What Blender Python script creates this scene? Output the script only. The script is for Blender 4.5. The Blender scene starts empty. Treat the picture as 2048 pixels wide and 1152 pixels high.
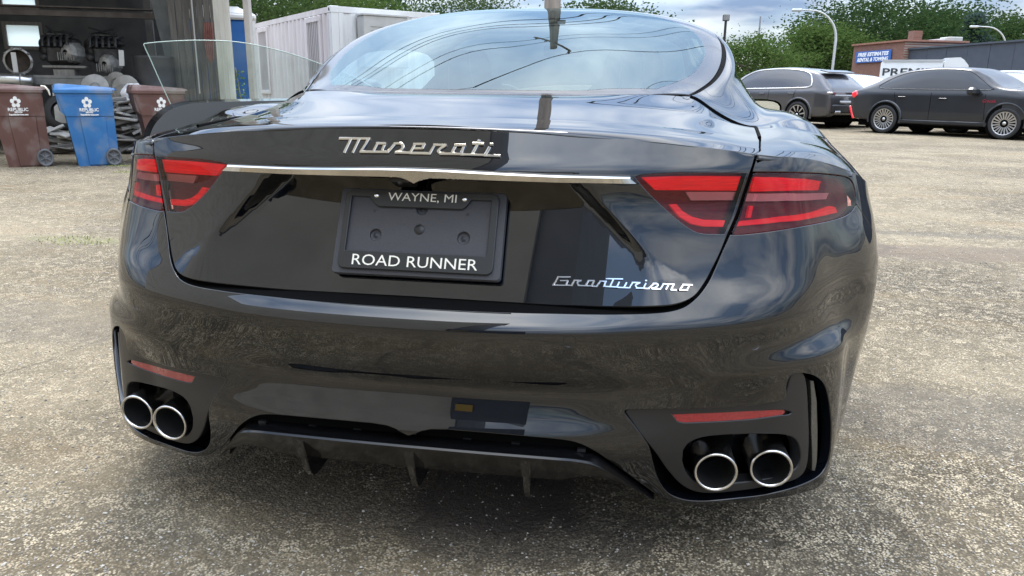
import bpy, bmesh, math, random
import numpy as np
from mathutils import Vector, Matrix, geometry

random.seed(7); RNG = np.random.default_rng(7)
sc = bpy.context.scene
C = sc.collection
R = math.radians

# ------------------------------------------------------------------ camera
CAM = np.array([0.42642, -1.41400, 0.99581])
YAW, PIT, ROL, FPX = 0.166166, 0.255445, 0.012324, 1506.81      # focal length in pixels of a 2048 wide picture

def cam_axes():
    cy, sy, cp, sp = math.cos(YAW), math.sin(YAW), math.cos(PIT), math.sin(PIT)
    fw = np.array([-sy * cp, cy * cp, -sp]); r0 = np.array([cy, sy, 0.0]); u0 = np.cross(r0, fw)
    return r0 * math.cos(ROL) + u0 * math.sin(ROL), u0 * math.cos(ROL) - r0 * math.sin(ROL), fw
CR, CU, CF = cam_axes()

cd = bpy.data.cameras.new('camera'); cam = bpy.data.objects.new('camera', cd); C.objects.link(cam)
cd.sensor_width = 36.0; cd.lens = FPX / 2048 * 36.0; cd.clip_start = 0.02; cd.clip_end = 2000
M = Matrix.Identity(4)
for i in range(3):
    M[i][0] = CR[i]; M[i][1] = CU[i]; M[i][2] = -CF[i]; M[i][3] = CAM[i]
cam.matrix_world = M
sc.camera = cam

# ------------------------------------------------------------------ sky, sun, exposure
SUN_EL, SUN_ROT = R(64), R(-22)
w = bpy.data.worlds.new('World'); sc.world = w; w.use_nodes = True
nt = w.node_tree; nt.nodes.clear()
def wn(t, **k):
    n = nt.nodes.new(t)
    for a, b in k.items(): setattr(n, a, b)
    return n
out = wn('ShaderNodeOutputWorld'); bg = wn('ShaderNodeBackground'); nt.links.new(bg.outputs[0], out.inputs[0])
sky = wn('ShaderNodeTexSky', sky_type='NISHITA', sun_disc=False)
sky.sun_elevation = SUN_EL; sky.sun_rotation = SUN_ROT; sky.air_density = 1.0; sky.dust_density = 1.5; sky.ozone_density = 1.4
tc = wn('ShaderNodeTexCoord'); sep = wn('ShaderNodeSeparateXYZ'); nt.links.new(tc.outputs['Generated'], sep.inputs[0])
def wmath(op, a, b=None, clamp=False):
    n = wn('ShaderNodeMath', operation=op, use_clamp=clamp)
    for i, v in enumerate((a, b)):
        if v is None: continue
        if isinstance(v, (int, float)): n.inputs[i].default_value = v
        else: nt.links.new(v, n.inputs[i])
    return n.outputs[0]
# cloud deck: project the view direction on a flat layer so clouds compress towards the horizon
zz = wmath('ADD', wmath('MAXIMUM', sep.outputs[2], 0.0), 0.16)
comb = wn('ShaderNodeCombineXYZ')
nt.links.new(wmath('DIVIDE', sep.outputs[0], zz), comb.inputs[0]); nt.links.new(wmath('DIVIDE', sep.outputs[1], zz), comb.inputs[1])
n1 = wn('ShaderNodeTexNoise'); n1.inputs['Scale'].default_value = 0.75; n1.inputs['Detail'].default_value = 7; n1.inputs['Roughness'].default_value = .55
nt.links.new(comb.outputs[0], n1.inputs['Vector'])
ramp = wn('ShaderNodeValToRGB'); ramp.color_ramp.elements[0].position = .36; ramp.color_ramp.elements[1].position = .60
nt.links.new(n1.outputs['Fac'], ramp.inputs[0])
n2 = wn('ShaderNodeTexNoise'); n2.inputs['Scale'].default_value = 1.7; n2.inputs['Detail'].default_value = 6
mp = wn('ShaderNodeMapping'); mp.inputs['Location'].default_value = (3.1, 7.7, 0); nt.links.new(comb.outputs[0], mp.inputs[0]); nt.links.new(mp.outputs[0], n2.inputs['Vector'])
cr2 = wn('ShaderNodeValToRGB')
cr2.color_ramp.elements[0].position = .38; cr2.color_ramp.elements[0].color = (2.0, 2.85, 4.4, 1)
cr2.color_ramp.elements[1].position = .66; cr2.color_ramp.elements[1].color = (7.4, 7.7, 8.1, 1)
nt.links.new(n2.outputs['Fac'], cr2.inputs[0])
# an overcast layer is brighter towards the zenith
zen = wmath('ADD', wmath('MULTIPLY', wmath('MAXIMUM', sep.outputs[2], 0.0), 3.3), 0.25)
vm = wn('ShaderNodeVectorMath', operation='SCALE'); nt.links.new(cr2.outputs[0], vm.inputs[0]); nt.links.new(zen, vm.inputs['Scale'])
mix = wn('ShaderNodeMix', data_type='RGBA')
nt.links.new(wmath('ADD', wmath('MULTIPLY', ramp.outputs[0], .62), .36), mix.inputs['Factor'])
nt.links.new(sky.outputs[0], mix.inputs['A']); nt.links.new(vm.outputs[0], mix.inputs['B'])
nt.links.new(mix.outputs['Result'], bg.inputs[0]); bg.inputs[1].default_value = 0.12

sl = bpy.data.lights.new('sun', 'SUN'); sl.energy = 1.5; sl.angle = R(22); sl.color = (1.0, .96, .9)
so = bpy.data.objects.new('sun', sl); C.objects.link(so)
sd = Vector((math.sin(SUN_ROT) * math.cos(SUN_EL), math.cos(SUN_ROT) * math.cos(SUN_EL), math.sin(SUN_EL)))
so.rotation_euler = sd.to_track_quat('Z', 'Y').to_euler(); so.location = (0, 0, 30)

sc.view_settings.view_transform = 'Standard'; sc.view_settings.look = 'None'
sc.view_settings.exposure = 1.08; sc.view_settings.gamma = 1.0; sc.view_settings.use_curve_mapping = False
sc.cycles.max_bounces = 8; sc.cycles.transparent_max_bounces = 12; sc.cycles.caustics_reflective = False; sc.cycles.caustics_refractive = False
sc.cycles.use_denoising = True; sc.render.film_transparent = False

# ------------------------------------------------------------------ helpers: pixels
def ray(px):
    d = CF + CR * (px[0] - 1024) / FPX + CU * (576 - px[1]) / FPX
    return d / np.linalg.norm(d)
def project(P):
    d = np.asarray(P, float) - CAM; z = d @ CF
    return np.stack([1024 + FPX * (d @ CR) / z, 576 - FPX * (d @ CU) / z], -1)
def on_ground(px, z=0.0):
    d = ray(px); return CAM + d * ((z - CAM[2]) / d[2])
def at_dist(px, dist):
    """point on the pixel's ray at a horizontal distance from the camera"""
    d = ray(px); return CAM + d * dist / math.hypot(d[0], d[1])
def at_y(px, y):
    d = ray(px); return CAM + d * (y - CAM[1]) / d[1]

# ------------------------------------------------------------------ helpers: materials
MATS = {}
def mat(name, col=(.5, .5, .5), rough=.5, metal=0., coat=0., ior=1.5, emit=None, spec=None, coat_rough=.03, alpha=None):
    if name in MATS: return MATS[name]
    m = bpy.data.materials.new(name); m.use_nodes = True
    b = m.node_tree.nodes['Principled BSDF']
    b.inputs['Base Color'].default_value = (*col, 1); b.inputs['Roughness'].default_value = rough; b.inputs['Metallic'].default_value = metal
    b.inputs['Coat Weight'].default_value = coat; b.inputs['Coat Roughness'].default_value = coat_rough; b.inputs['IOR'].default_value = ior
    if spec is not None: b.inputs['Specular IOR Level'].default_value = spec
    if emit: b.inputs['Emission Color'].default_value = (*emit[0], 1); b.inputs['Emission Strength'].default_value = emit[1]
    MATS[name] = m
    return m
def noise_mat(name, c1, c2, scale=8, rough=.6, bump=0., bscale=None, detail=6, lo=.35, hi=.65, metal=0., coat=0., stretch=None, dirt=None, bdist=.01):
    """two-tone noise material; dirt=(colour, scale, amount) adds blotches"""
    if name in MATS: return MATS[name]
    m = mat(name, c1, rough, metal, coat); n = m.node_tree.nodes; l = m.node_tree.links
    b = n['Principled BSDF']; t = n.new('ShaderNodeTexCoord'); vec = t.outputs['Object']
    if stretch:
        mp = n.new('ShaderNodeMapping'); mp.inputs['Scale'].default_value = stretch; l.new(vec, mp.inputs[0]); vec = mp.outputs[0]
    a = n.new('ShaderNodeTexNoise'); a.inputs['Scale'].default_value = scale; a.inputs['Detail'].default_value = detail; l.new(vec, a.inputs['Vector'])
    r = n.new('ShaderNodeValToRGB'); r.color_ramp.elements[0].position = lo; r.color_ramp.elements[1].position = hi
    r.color_ramp.elements[0].color = (*c1, 1); r.color_ramp.elements[1].color = (*c2, 1); l.new(a.outputs['Fac'], r.inputs[0])
    col = r.outputs[0]
    if dirt:
        d = n.new('ShaderNodeTexNoise'); d.inputs['Scale'].default_value = dirt[1]; d.inputs['Detail'].default_value = 8; l.new(vec, d.inputs['Vector'])
        r2 = n.new('ShaderNodeValToRGB'); r2.color_ramp.elements[0].position = .5; r2.color_ramp.elements[1].position = .72; l.new(d.outputs['Fac'], r2.inputs[0])
        mm = n.new('ShaderNodeMath'); mm.operation = 'MULTIPLY'; mm.inputs[1].default_value = dirt[2]; l.new(r2.outputs[0], mm.inputs[0])
        mx = n.new('ShaderNodeMix'); mx.data_type = 'RGBA'; l.new(mm.outputs[0], mx.inputs['Factor']); l.new(col, mx.inputs['A']); mx.inputs['B'].default_value = (*dirt[0], 1)
        col = mx.outputs['Result']
    l.new(col, b.inputs['Base Color'])
    if bump:
        a2 = n.new('ShaderNodeTexNoise'); a2.inputs['Scale'].default_value = bscale or scale * 3; a2.inputs['Detail'].default_value = 6; l.new(vec, a2.inputs['Vector'])
        bp = n.new('ShaderNodeBump'); bp.inputs['Strength'].default_value = bump; bp.inputs['Distance'].default_value = bdist; l.new(a2.outputs['Fac'], bp.inputs['Height']); l.new(bp.outputs[0], b.inputs['Normal'])
    return m
def glass_mat(name, tint=(.8, .9, .88), refl=1.5, base=0.0, rough=0.0, gcol=(1, 1, 1)):
    """thin glazing: tinted see-through plus a Fresnel reflection"""
    if name in MATS: return MATS[name]
    m = bpy.data.materials.new(name); m.use_nodes = True; n = m.node_tree.nodes; l = m.node_tree.links; n.clear()
    o = n.new('ShaderNodeOutputMaterial'); mx = n.new('ShaderNodeMixShader'); tr = n.new('ShaderNodeBsdfTransparent'); gl = n.new('ShaderNodeBsdfGlossy'); fr = n.new('ShaderNodeFresnel')
    tr.inputs[0].default_value = (*tint, 1); gl.inputs['Roughness'].default_value = rough; gl.inputs['Color'].default_value = (*gcol, 1); fr.inputs[0].default_value = refl
    f = fr.outputs[0]
    if base:
        ad = n.new('ShaderNodeMath'); ad.operation = 'ADD'; ad.use_clamp = True; ad.inputs[1].default_value = base; l.new(f, ad.inputs[0]); f = ad.outputs[0]
    l.new(f, mx.inputs[0]); l.new(tr.outputs[0], mx.inputs[1]); l.new(gl.outputs[0], mx.inputs[2]); l.new(mx.outputs[0], o.inputs[0])
    MATS[name] = m
    return m

# ------------------------------------------------------------------ helpers: objects
def tag(o, label=None, cat=None, group=None, kind=None):
    if label: o['label'] = label
    if cat: o['category'] = cat
    if group: o['group'] = group
    if kind: o['kind'] = kind
    return o
def thing(name, label, cat, loc=(0, 0, 0), rz=0., group=None):
    o = bpy.data.objects.new(name, None); C.objects.link(o); o.location = loc; o.rotation_euler = (0, 0, rz); o.empty_display_size = .1
    return tag(o, label, cat, group)
def link(name, me, m, parent=None):
    if m is not None and not me.materials: me.materials.append(m)
    o = bpy.data.objects.new(name, me); C.objects.link(o)
    if parent: o.parent = parent
    return o
def mesh(name, vs, fs, m=None, parent=None, smooth=False):
    me = bpy.data.meshes.new(name); me.from_pydata([tuple(map(float, v)) for v in vs], [], [tuple(map(int, f)) for f in fs])
    if smooth: me.shade_smooth()
    return link(name, me, m, parent)
def copy_tree(o, parent=None):
    c = o.copy(); C.objects.link(c); c.parent = parent
    for ch in [x for x in bpy.data.objects if x.parent is o]: copy_tree(ch, c)
    return c

class MB:
    """collects simple solids, builds ONE mesh object"""
    def __init__(s): s.v = []; s.f = []; s.sm = []
    def add(s, vs, fs, smooth=False):
        b = len(s.v); s.v += [tuple(map(float, v)) for v in vs]; s.f += [tuple(int(i) + b for i in f) for f in fs]; s.sm += [smooth] * len(fs); return s
    def box(s, c, size, rot=None, taper=1., bev=0.):
        hx, hy, hz = [q / 2 for q in size]; vs = []
        if bev <= 0:
            for z, k in ((-hz, 1), (hz, taper)):
                vs += [(-hx * k, -hy * k, z), (hx * k, -hy * k, z), (hx * k, hy * k, z), (-hx * k, hy * k, z)]
            fs = [(3, 2, 1, 0), (4, 5, 6, 7), (0, 1, 5, 4), (1, 2, 6, 5), (2, 3, 7, 6), (3, 0, 4, 7)]
        else:
            def ring(x, y, z, b):
                return [(-x + b, -y, z), (x - b, -y, z), (x, -y + b, z), (x, y - b, z), (x - b, y, z), (-x + b, y, z), (-x, y - b, z), (-x, -y + b, z)]
            t = taper
            vs = ring(hx - bev, hy - bev, -hz, bev * .4) + ring(hx, hy, -hz + bev, bev) + ring(hx * t, hy * t, hz - bev, bev) + ring(hx * t - bev, hy * t - bev, hz, bev * .4)
            fs = [tuple(range(7, -1, -1)), tuple(range(24, 32))]
            for r_ in range(3):
                for i in range(8): fs.append((r_ * 8 + i, r_ * 8 + (i + 1) % 8, r_ * 8 + 8 + (i + 1) % 8, r_ * 8 + 8 + i))
        if rot is not None:
            vs = [tuple(rot @ Vector(v)) for v in vs]
        return s.add([(v[0] + c[0], v[1] + c[1], v[2] + c[2]) for v in vs], fs)
    def bar(s, a, b, r, n=8, r2=None, caps=True, smooth=True):
        a = Vector(a); b = Vector(b); d = (b - a).normalized(); q = d.to_track_quat('Z', 'Y'); r2 = r if r2 is None else r2
        vs = [a + q @ Vector((r * math.cos(2 * math.pi * i / n), r * math.sin(2 * math.pi * i / n), 0)) for i in range(n)]
        vs += [b + q @ Vector((r2 * math.cos(2 * math.pi * i / n), r2 * math.sin(2 * math.pi * i / n), 0)) for i in range(n)]
        s.add(vs, [(i, (i + 1) % n, n + (i + 1) % n, n + i) for i in range(n)], smooth)
        if caps:
            s.add(vs[:n], [tuple(range(n - 1, -1, -1))]); s.add(vs[n:], [tuple(range(n))])
        return s
    def tube(s, pts, r, n=8, smooth=True, caps=True):
        pts = [Vector(p) for p in pts]; rs = r if isinstance(r, (list, tuple)) else [r] * len(pts); vs = []; up = None
        for i, p in enumerate(pts):
            t = (pts[min(i + 1, len(pts) - 1)] - pts[max(i - 1, 0)]).normalized()
            if up is None: up = t.orthogonal().normalized()
            up = (up - t * up.dot(t)).normalized(); sd_ = t.cross(up)
            vs += [p + (up * math.cos(2 * math.pi * k / n) + sd_ * math.sin(2 * math.pi * k / n)) * rs[i] for k in range(n)]
        fs = [(i * n + k, i * n + (k + 1) % n, (i + 1) * n + (k + 1) % n, (i + 1) * n + k) for i in range(len(pts) - 1) for k in range(n)]
        s.add(vs, fs, smooth)
        if caps: s.add(vs[:n], [tuple(range(n - 1, -1, -1))]); s.add(vs[-n:], [tuple(range(n))])
        return s
    def lathe(s, prof, org, axis, n=24, smooth=True, a0=0., a1=2 * math.pi):
        """prof: (radius, height) along axis"""
        q = Vector(axis).normalized().to_track_quat('Z', 'Y'); o = Vector(org); vs = []; full = abs(a1 - a0 - 2 * math.pi) < 1e-6; cols = n if full else n + 1
        for r_, h in prof:
            vs += [o + q @ Vector((r_ * math.cos(a0 + (a1 - a0) * i / n), r_ * math.sin(a0 + (a1 - a0) * i / n), h)) for i in range(cols)]
        fs = []
        for j in range(len(prof) - 1):
            for i in range(n):
                i2 = (i + 1) % cols
                fs.append((j * cols + i, j * cols + i2, (j + 1) * cols + i2, (j + 1) * cols + i))
        return s.add(vs, fs, smooth)
    def prism(s, poly, depth, fn):
        """poly: 2D outline; fn(a, b, h) -> 3D; caps and sides"""
        n = len(poly); vs = [fn(a, b, 0) for a, b in poly] + [fn(a, b, depth) for a, b in poly]
        return s.add(vs, [tuple(range(n - 1, -1, -1)), tuple(range(n, 2 * n))] + [(i, (i + 1) % n, n + (i + 1) % n, n + i) for i in range(n)])
    def build(s, name, m, parent=None):
        me = bpy.data.meshes.new(name); me.from_pydata(s.v, [], s.f)
        me.polygons.foreach_set('use_smooth', s.sm); me.update()
        return link(name, me, m, parent)

def text_mesh(txt, size, name, m, parent, matrix, depth=.002, sx=1., shear=0., align='CENTER', offset=0., spacing=1.):
    cu = bpy.data.curves.new(name, 'FONT'); cu.body = txt; cu.size = size; cu.extrude = depth; cu.align_x = align; cu.align_y = 'CENTER'; cu.shear = shear; cu.offset = offset; cu.space_character = spacing; cu.resolution_u = 3
    o = bpy.data.objects.new(name, cu); C.objects.link(o)
    dg = bpy.context.evaluated_depsgraph_get(); me = bpy.data.meshes.new_from_object(o.evaluated_get(dg))
    bpy.data.objects.remove(o); bpy.data.curves.remove(cu)
    me.transform(Matrix.Diagonal((sx, 1, 1, 1))); me.materials.clear(); me.name = name
    ob = link(name, me, m, parent); ob.matrix_local = matrix
    return ob
def fit_text(ob, w_, h_):
    vs = np.array([v.co[:] for v in ob.data.vertices]); lo, hi = vs.min(0), vs.max(0)
    ob.data.transform(Matrix.Translation((-(lo[0] + hi[0]) / 2, -(lo[1] + hi[1]) / 2, 0))); ob.data.transform(Matrix.Diagonal((w_ / (hi[0] - lo[0]), h_ / (hi[1] - lo[1]), 1, 1)))
    return ob
def frame(origin, xdir, ydir):
    x = Vector(xdir).normalized(); y = Vector(ydir); y = (y - x * y.dot(x)).normalized(); z = x.cross(y)
    return Matrix(((x.x, y.x, z.x, origin[0]), (x.y, y.y, z.y, origin[1]), (x.z, y.z, z.z, origin[2]), (0, 0, 0, 1)))

# ------------------------------------------------------------------ helpers: splines, surfaces, trimmed panels
def pchip(x, y, q):
    x = np.asarray(x, float); y = np.asarray(y, float); h = np.diff(x); sh = (h,) if y.ndim == 1 else (h[:, None],)
    d = np.diff(y, axis=0) / sh[0]; m = np.zeros_like(y); h_ = sh[0]
    w1 = 2 * h_[1:] + h_[:-1]; w2 = h_[1:] + 2 * h_[:-1]
    with np.errstate(divide='ignore', invalid='ignore'):
        mm = (w1 + w2) / (w1 / d[:-1] + w2 / d[1:])
    m[1:-1] = np.where(d[:-1] * d[1:] > 0, mm, 0); m[0] = d[0]; m[-1] = d[-1]
    return herm(x, y, m, q)
def herm(x, y, m, q):
    q = np.asarray(q, float); i = np.clip(np.searchsorted(x, q) - 1, 0, len(x) - 2); h = (x[i + 1] - x[i]); t = (q - x[i]) / h
    if y.ndim > 1: h = h[:, None]; t = t[:, None]
    return y[i] * (1 + 2 * t) * (1 - t) ** 2 + m[i] * h * t * (1 - t) ** 2 + y[i + 1] * t * t * (3 - 2 * t) + m[i + 1] * h * t * t * (t - 1)
def cspline(x, y, q):
    """natural cubic spline"""
    x = np.asarray(x, float); y = np.asarray(y, float); n = len(x); one = y.ndim == 1
    if one: y = y[:, None]
    h = np.diff(x); A = np.zeros((n, n)); B = np.zeros((n, y.shape[1])); A[0, 0] = 2 * h[0]; A[0, 1] = h[0]; A[-1, -1] = 2 * h[-1]; A[-1, -2] = h[-1]
    B[0] = 3 * (y[1] - y[0]); B[-1] = 3 * (y[-1] - y[-2])
    for i in range(1, n - 1):
        A[i, i - 1] = h[i]; A[i, i] = 2 * (h[i - 1] + h[i]); A[i, i + 1] = h[i - 1]
        B[i] = 3 * (h[i] * (y[i] - y[i - 1]) / h[i - 1] + h[i - 1] * (y[i + 1] - y[i]) / h[i])
    m = np.linalg.solve(A, B); o = herm(x, y, m, q)
    return o[:, 0] if one else o
def gauss(a, sig, ax):
    if sig <= 0: return a
    n = int(3 * sig) + 1; k = np.exp(-.5 * (np.arange(-n, n + 1) / sig) ** 2); k /= k.sum()
    pad = [(0, 0)] * a.ndim; pad[ax] = (n, n); b = np.pad(a, pad, mode='reflect', reflect_type='odd')
    return np.apply_along_axis(lambda v: np.convolve(v, k, 'valid'), ax, b)
class Grid:
    """Catmull-Rom bicubic surface on a uniform grid"""
    def __init__(s, u0, u1, v0, v1, g): s.u0, s.u1, s.v0, s.v1 = u0, u1, v0, v1; s.g = np.pad(g, ((1, 1), (1, 1), (0, 0)), mode='reflect', reflect_type='odd'); s.nu, s.nv = g.shape[:2]
    def __call__(s, uv):
        uv = np.atleast_2d(np.asarray(uv, float))
        a = np.clip((uv[:, 0] - s.u0) / (s.u1 - s.u0), 0, 1) * (s.nu - 1); b = np.clip((uv[:, 1] - s.v0) / (s.v1 - s.v0), 0, 1) * (s.nv - 1)
        i = np.minimum(a.astype(int), s.nu - 2); j = np.minimum(b.astype(int), s.nv - 2); t = (a - i)[:, None]; r = (b - j)[:, None]
        def w(t): return [-.5 * t + t * t - .5 * t ** 3, 1 - 2.5 * t * t + 1.5 * t ** 3, .5 * t + 2 * t * t - 1.5 * t ** 3, -.5 * t * t + .5 * t ** 3]
        wt = w(t); wr = w(r); o = 0
        for p in range(4):
            for q in range(4): o = o + wt[p] * wr[q] * s.g[i + p, j + q]
        return o
def normals(S, uv, eps, flip):
    e = np.array(eps); du = S(uv + [e[0], 0]) - S(uv - [e[0], 0]); dv = S(uv + [0, e[1]]) - S(uv - [0, e[1]])
    n = np.cross(du, dv); n /= np.linalg.norm(n, axis=1)[:, None] + 1e-12
    return -n if flip else n
def dens(poly, step, closed=True):
    """resample a polyline so that no segment is longer than step (metric given by step per axis)"""
    p = np.asarray(poly, float); st = np.array(step if np.ndim(step) else (step, step)); o = []; n = len(p)
    for i in range(n if closed else n - 1):
        a, b = p[i], p[(i + 1) % n]; k = max(1, int(math.ceil(np.linalg.norm((b - a) / st))))
        o += [a + (b - a) * t / k for t in range(k)]
    if not closed: o.append(p[-1])
    return np.array(o)
def inside(pts, poly):
    x, y = pts[:, 0], pts[:, 1]; c = np.zeros(len(pts), bool); j = len(poly) - 1
    for i in range(len(poly)):
        xi, yi = poly[i]; xj, yj = poly[j]
        hit = ((yi > y) != (yj > y)); 
        if hit.any():
            with np.errstate(divide='ignore', invalid='ignore'): c ^= hit & (x < (xj - xi) * (y - yi) / (yj - yi + 1e-30) + xi)
        j = i
    return c
def segdist(pts, poly, st):
    d = np.full(len(pts), 1e9); P = pts / st; Q = poly / st
    for i in range(len(Q)):
        a = Q[i]; b = Q[(i + 1) % len(Q)]; ab = b - a; t = np.clip(((P - a) @ ab) / (ab @ ab + 1e-20), 0, 1)
        d = np.minimum(d, np.linalg.norm(P - a - t[:, None] * ab, axis=1))
    return d
def panel(name, S, outer, holes=(), step=(.02, .02), m=None, parent=None, rim=.012, flip=False, eps=(.002, .002), off=0., mirror=False, rim_mat=None, edge=.0012, lines=()):
    """a piece of the surface S(u,v) cut out by an outline (and holes) drawn in the (u,v) domain, with rounded-over edges turned inwards by `rim`"""
    st = np.array(step, float); loops = [dens(outer, st * .8)] + [dens(h, st * .8) for h in holes]
    lo = loops[0].min(0); hi = loops[0].max(0)
    gu = np.arange(lo[0], hi[0], st[0]); gv = np.arange(lo[1], hi[1], st[1] * .866); G = []
    for j, v in enumerate(gv): G += [(u + (st[0] / 2 if j % 2 else 0), v) for u in gu]
    G = np.array(G); k = inside(G, loops[0])
    for h in loops[1:]: k &= ~inside(G, h)
    G = G[k]
    for l_ in loops:
        if len(G): G = G[segdist(G, l_, st) > .45]
    L2 = []
    for ln in lines:
        q_ = dens(ln, st * .6, False); kq = inside(q_, loops[0])
        for h in loops[1:]: kq &= ~inside(q_, h)
        q_ = q_[kq]
        for l_ in loops: q_ = q_[segdist(q_, l_, st) > .3]
        L2.append(q_)
        if len(G): G = G[np.min(np.linalg.norm((G[:, None] - q_[None]) / st, axis=2), axis=1) > .5]
    pts = np.concatenate(loops + L2 + ([G] if len(G) else [])); E = []; b = 0
    for l_ in loops:
        n = len(l_); E += [(b + i, b + (i + 1) % n) for i in range(n)]; b += n
    for q_ in L2:
        E += [(b + i, b + i + 1) for i in range(len(q_) - 1)]; b += len(q_)
    sc_ = pts / st
    vo, eo, fo, vorig, _, _ = geometry.delaunay_2d_cdt([Vector(p) for p in sc_], E, [], 0, 1e-5, True)
    V = np.array([tuple(v) for v in vo]) * st; F_ = np.array(fo)
    cen = V[F_].mean(1); k = inside(cen, loops[0])
    for h in loops[1:]: k &= ~inside(cen, h)
    F_ = F_[k]
    idx = {}
    for i, og in enumerate(vorig):
        for o_ in og: idx[o_] = i
    P = S(V); N = normals(S, V, eps, flip); P = P + N * off
    # orient faces with the normals
    T = P[F_]; fn = np.cross(T[:, 1] - T[:, 0], T[:, 2] - T[:, 0]); bad = (fn * N[F_].mean(1)).sum(1) < 0
    F_[bad] = F_[bad][:, ::-1]
    vs = list(P); ns = list(N); fs = [tuple(f) for f in F_]; nmain = len(fs)
    if rim > 0:
        b = 0
        for li, l_ in enumerate(loops):
            n = len(l_); ids = [idx[b + i] for i in range(n)]; b += n
            p = P[ids]; nn = N[ids]; tg = np.roll(p, -1, 0) - np.roll(p, 1, 0); tg /= np.linalg.norm(tg, axis=1)[:, None] + 1e-12
            o_ = np.cross(tg, nn)
            # point away from the panel: test against area orientation
            A = 0.5 * np.sum(l_[:, 0] * np.roll(l_[:, 1], -1) - np.roll(l_[:, 0], -1) * l_[:, 1])
            du = S(l_ + [eps[0], 0]) - S(l_ - [eps[0], 0]); dv = S(l_ + [0, eps[1]]) - S(l_ - [0, eps[1]]); sgn = np.sign((np.cross(du, dv) * nn).sum(1).mean())
            o_ = o_ * np.sign(A) * sgn * (1 if li == 0 else -1)
            r0 = len(vs); e = edge
            for dep, ou, wn_ in ((0, 0, 0.), (e * .35, e * .7, .5), (e * 1.2, e, 1.), (e * 1.2, e, 1.), (rim, e, 1.)):
                q = p + o_ * ou - nn * dep; vs += list(q); nv = nn * (1 - wn_) + o_ * wn_; ns += list(nv / (np.linalg.norm(nv, axis=1)[:, None] + 1e-9))
            flipq = (A > 0) == (sgn > 0)
            if li > 0: flipq = not flipq
            for rr in range(4):
                for i in range(n):
                    a, c_, d_, e_ = r0 + rr * n + i, r0 + rr * n + (i + 1) % n, r0 + (rr + 1) * n + (i + 1) % n, r0 + (rr + 1) * n + i
                    fs.append((a, e_, d_, c_) if flipq else (a, c_, d_, e_))
    vs = np.array(vs); ns = np.array(ns)
    if mirror: vs[:, 0] *= -1; ns[:, 0] *= -1; fs = [f[::-1] for f in fs]
    me = bpy.data.meshes.new(name); me.from_pydata(vs.tolist(), [], fs); me.shade_smooth()
    if m: me.materials.append(m)
    if rim_mat: me.materials.append(rim_mat); me.polygons.foreach_set('material_index', [0 if i < nmain else 1 for i in range(len(fs))])
    me.normals_split_custom_set_from_vertices(ns.tolist())
    return link(name, me, None, parent)
def invert(S, box, n=(220, 120)):
    """returns f(pixels)->(u,v) for the part of S that faces the camera"""
    u = np.linspace(box[0], box[1], n[0]); v = np.linspace(box[2], box[3], n[1]); U, V = np.meshgrid(u, v, indexing='ij'); uv = np.stack([U.ravel(), V.ravel()], -1)
    hu = (u[1] - u[0]) * .05; hv = (v[1] - v[0]) * .05
    P = S(uv); N = normals(S, uv, (hu * 4, hv * 4), False); k = ((CAM - P) * N).sum(1) > 0; uv = uv[k]; q = project(P[k]); rng = np.array([box[1] - box[0], box[3] - box[2]])
    def f(pxs):
        o = []
        for px in pxs:
            px = np.asarray(px, float); c = np.sqrt(((q - px) ** 2).sum(1))
            if o: c = c + 40 * np.linalg.norm((uv - o[-1]) / rng, axis=1)       # stay near the previous point of the curve
            x = uv[c.argmin()].copy(); best = x.copy(); be = 1e9
            for it in range(14):
                r0 = project(S(x))[0] - px; e = np.abs(r0).max()
                if e < be: be = e; best = x.copy()
                if e < .05: break
                J = np.stack([(project(S(x + [hu, 0]))[0] - px - r0) / hu, (project(S(x + [0, hv]))[0] - px - r0) / hv], -1)
                dx = np.linalg.solve(J.T @ J + 1e-4 * np.trace(J.T @ J) * np.eye(2), -J.T @ r0)
                dx = np.clip(dx, [-20 * hu, -20 * hv], [20 * hu, 20 * hv]); x = x + dx
                x[0] = min(max(x[0], box[0]), box[1]); x[1] = min(max(x[1], box[2]), box[3])
            o.append(best)
        return np.array(o)
    return f
def sm(pl, n=6):
    """smooth a traced polyline (Catmull-Rom)"""
    p = np.asarray(pl, float)
    if len(p) < 3: return p
    e = np.concatenate([[2 * p[0] - p[1]], p, [2 * p[-1] - p[-2]]]); o = []
    for i in range(1, len(e) - 2):
        # centripetal-ish: limit tangents on uneven spacing
        a, b, c, d = e[i - 1], e[i], e[i + 1], e[i + 2]; l1 = np.linalg.norm(c - b); m0 = (c - a); m1 = (d - b)
        m0 = m0 / (np.linalg.norm(m0) + 1e-9) * l1; m1 = m1 / (np.linalg.norm(m1) + 1e-9) * l1
        for k in range(n):
            t = k / n; o.append(b * (1 + 2 * t) * (1 - t) ** 2 + m0 * t * (1 - t) ** 2 + c * t * t * (3 - 2 * t) + m1 * t * t * (t - 1))
    o.append(p[-1]); return np.array(o)
# ================================================================== the sports car
PAINT = mat('black paint', (.0022, .0030, .0046), .3, 0., coat=1.0, coat_rough=.010, ior=1.5, spec=.0); PAINT.node_tree.nodes['Principled BSDF'].inputs['Coat IOR'].default_value = 1.67
GLOSSB = mat('gloss black trim', (.004, .004, .005), .12, coat=.6)
MATTE = mat('satin black plastic', (.012, .012, .013), .42)
RUBBER = mat('black rubber', (.012, .012, .012), .75)
VOID = mat('dark cavity', (.002, .002, .002), .9, spec=.1)
CHROME = mat('dark chrome', (.56, .53, .48), .07, 1.)
CHROME2 = mat('bright chrome', (.86, .87, .88), .06, 1.)
STEEL = mat('exhaust steel', (.62, .6, .58), .2, 1.)

car = thing('sports_car', 'glossy black two-door sports car seen from behind with its driver door open', 'car')

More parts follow.
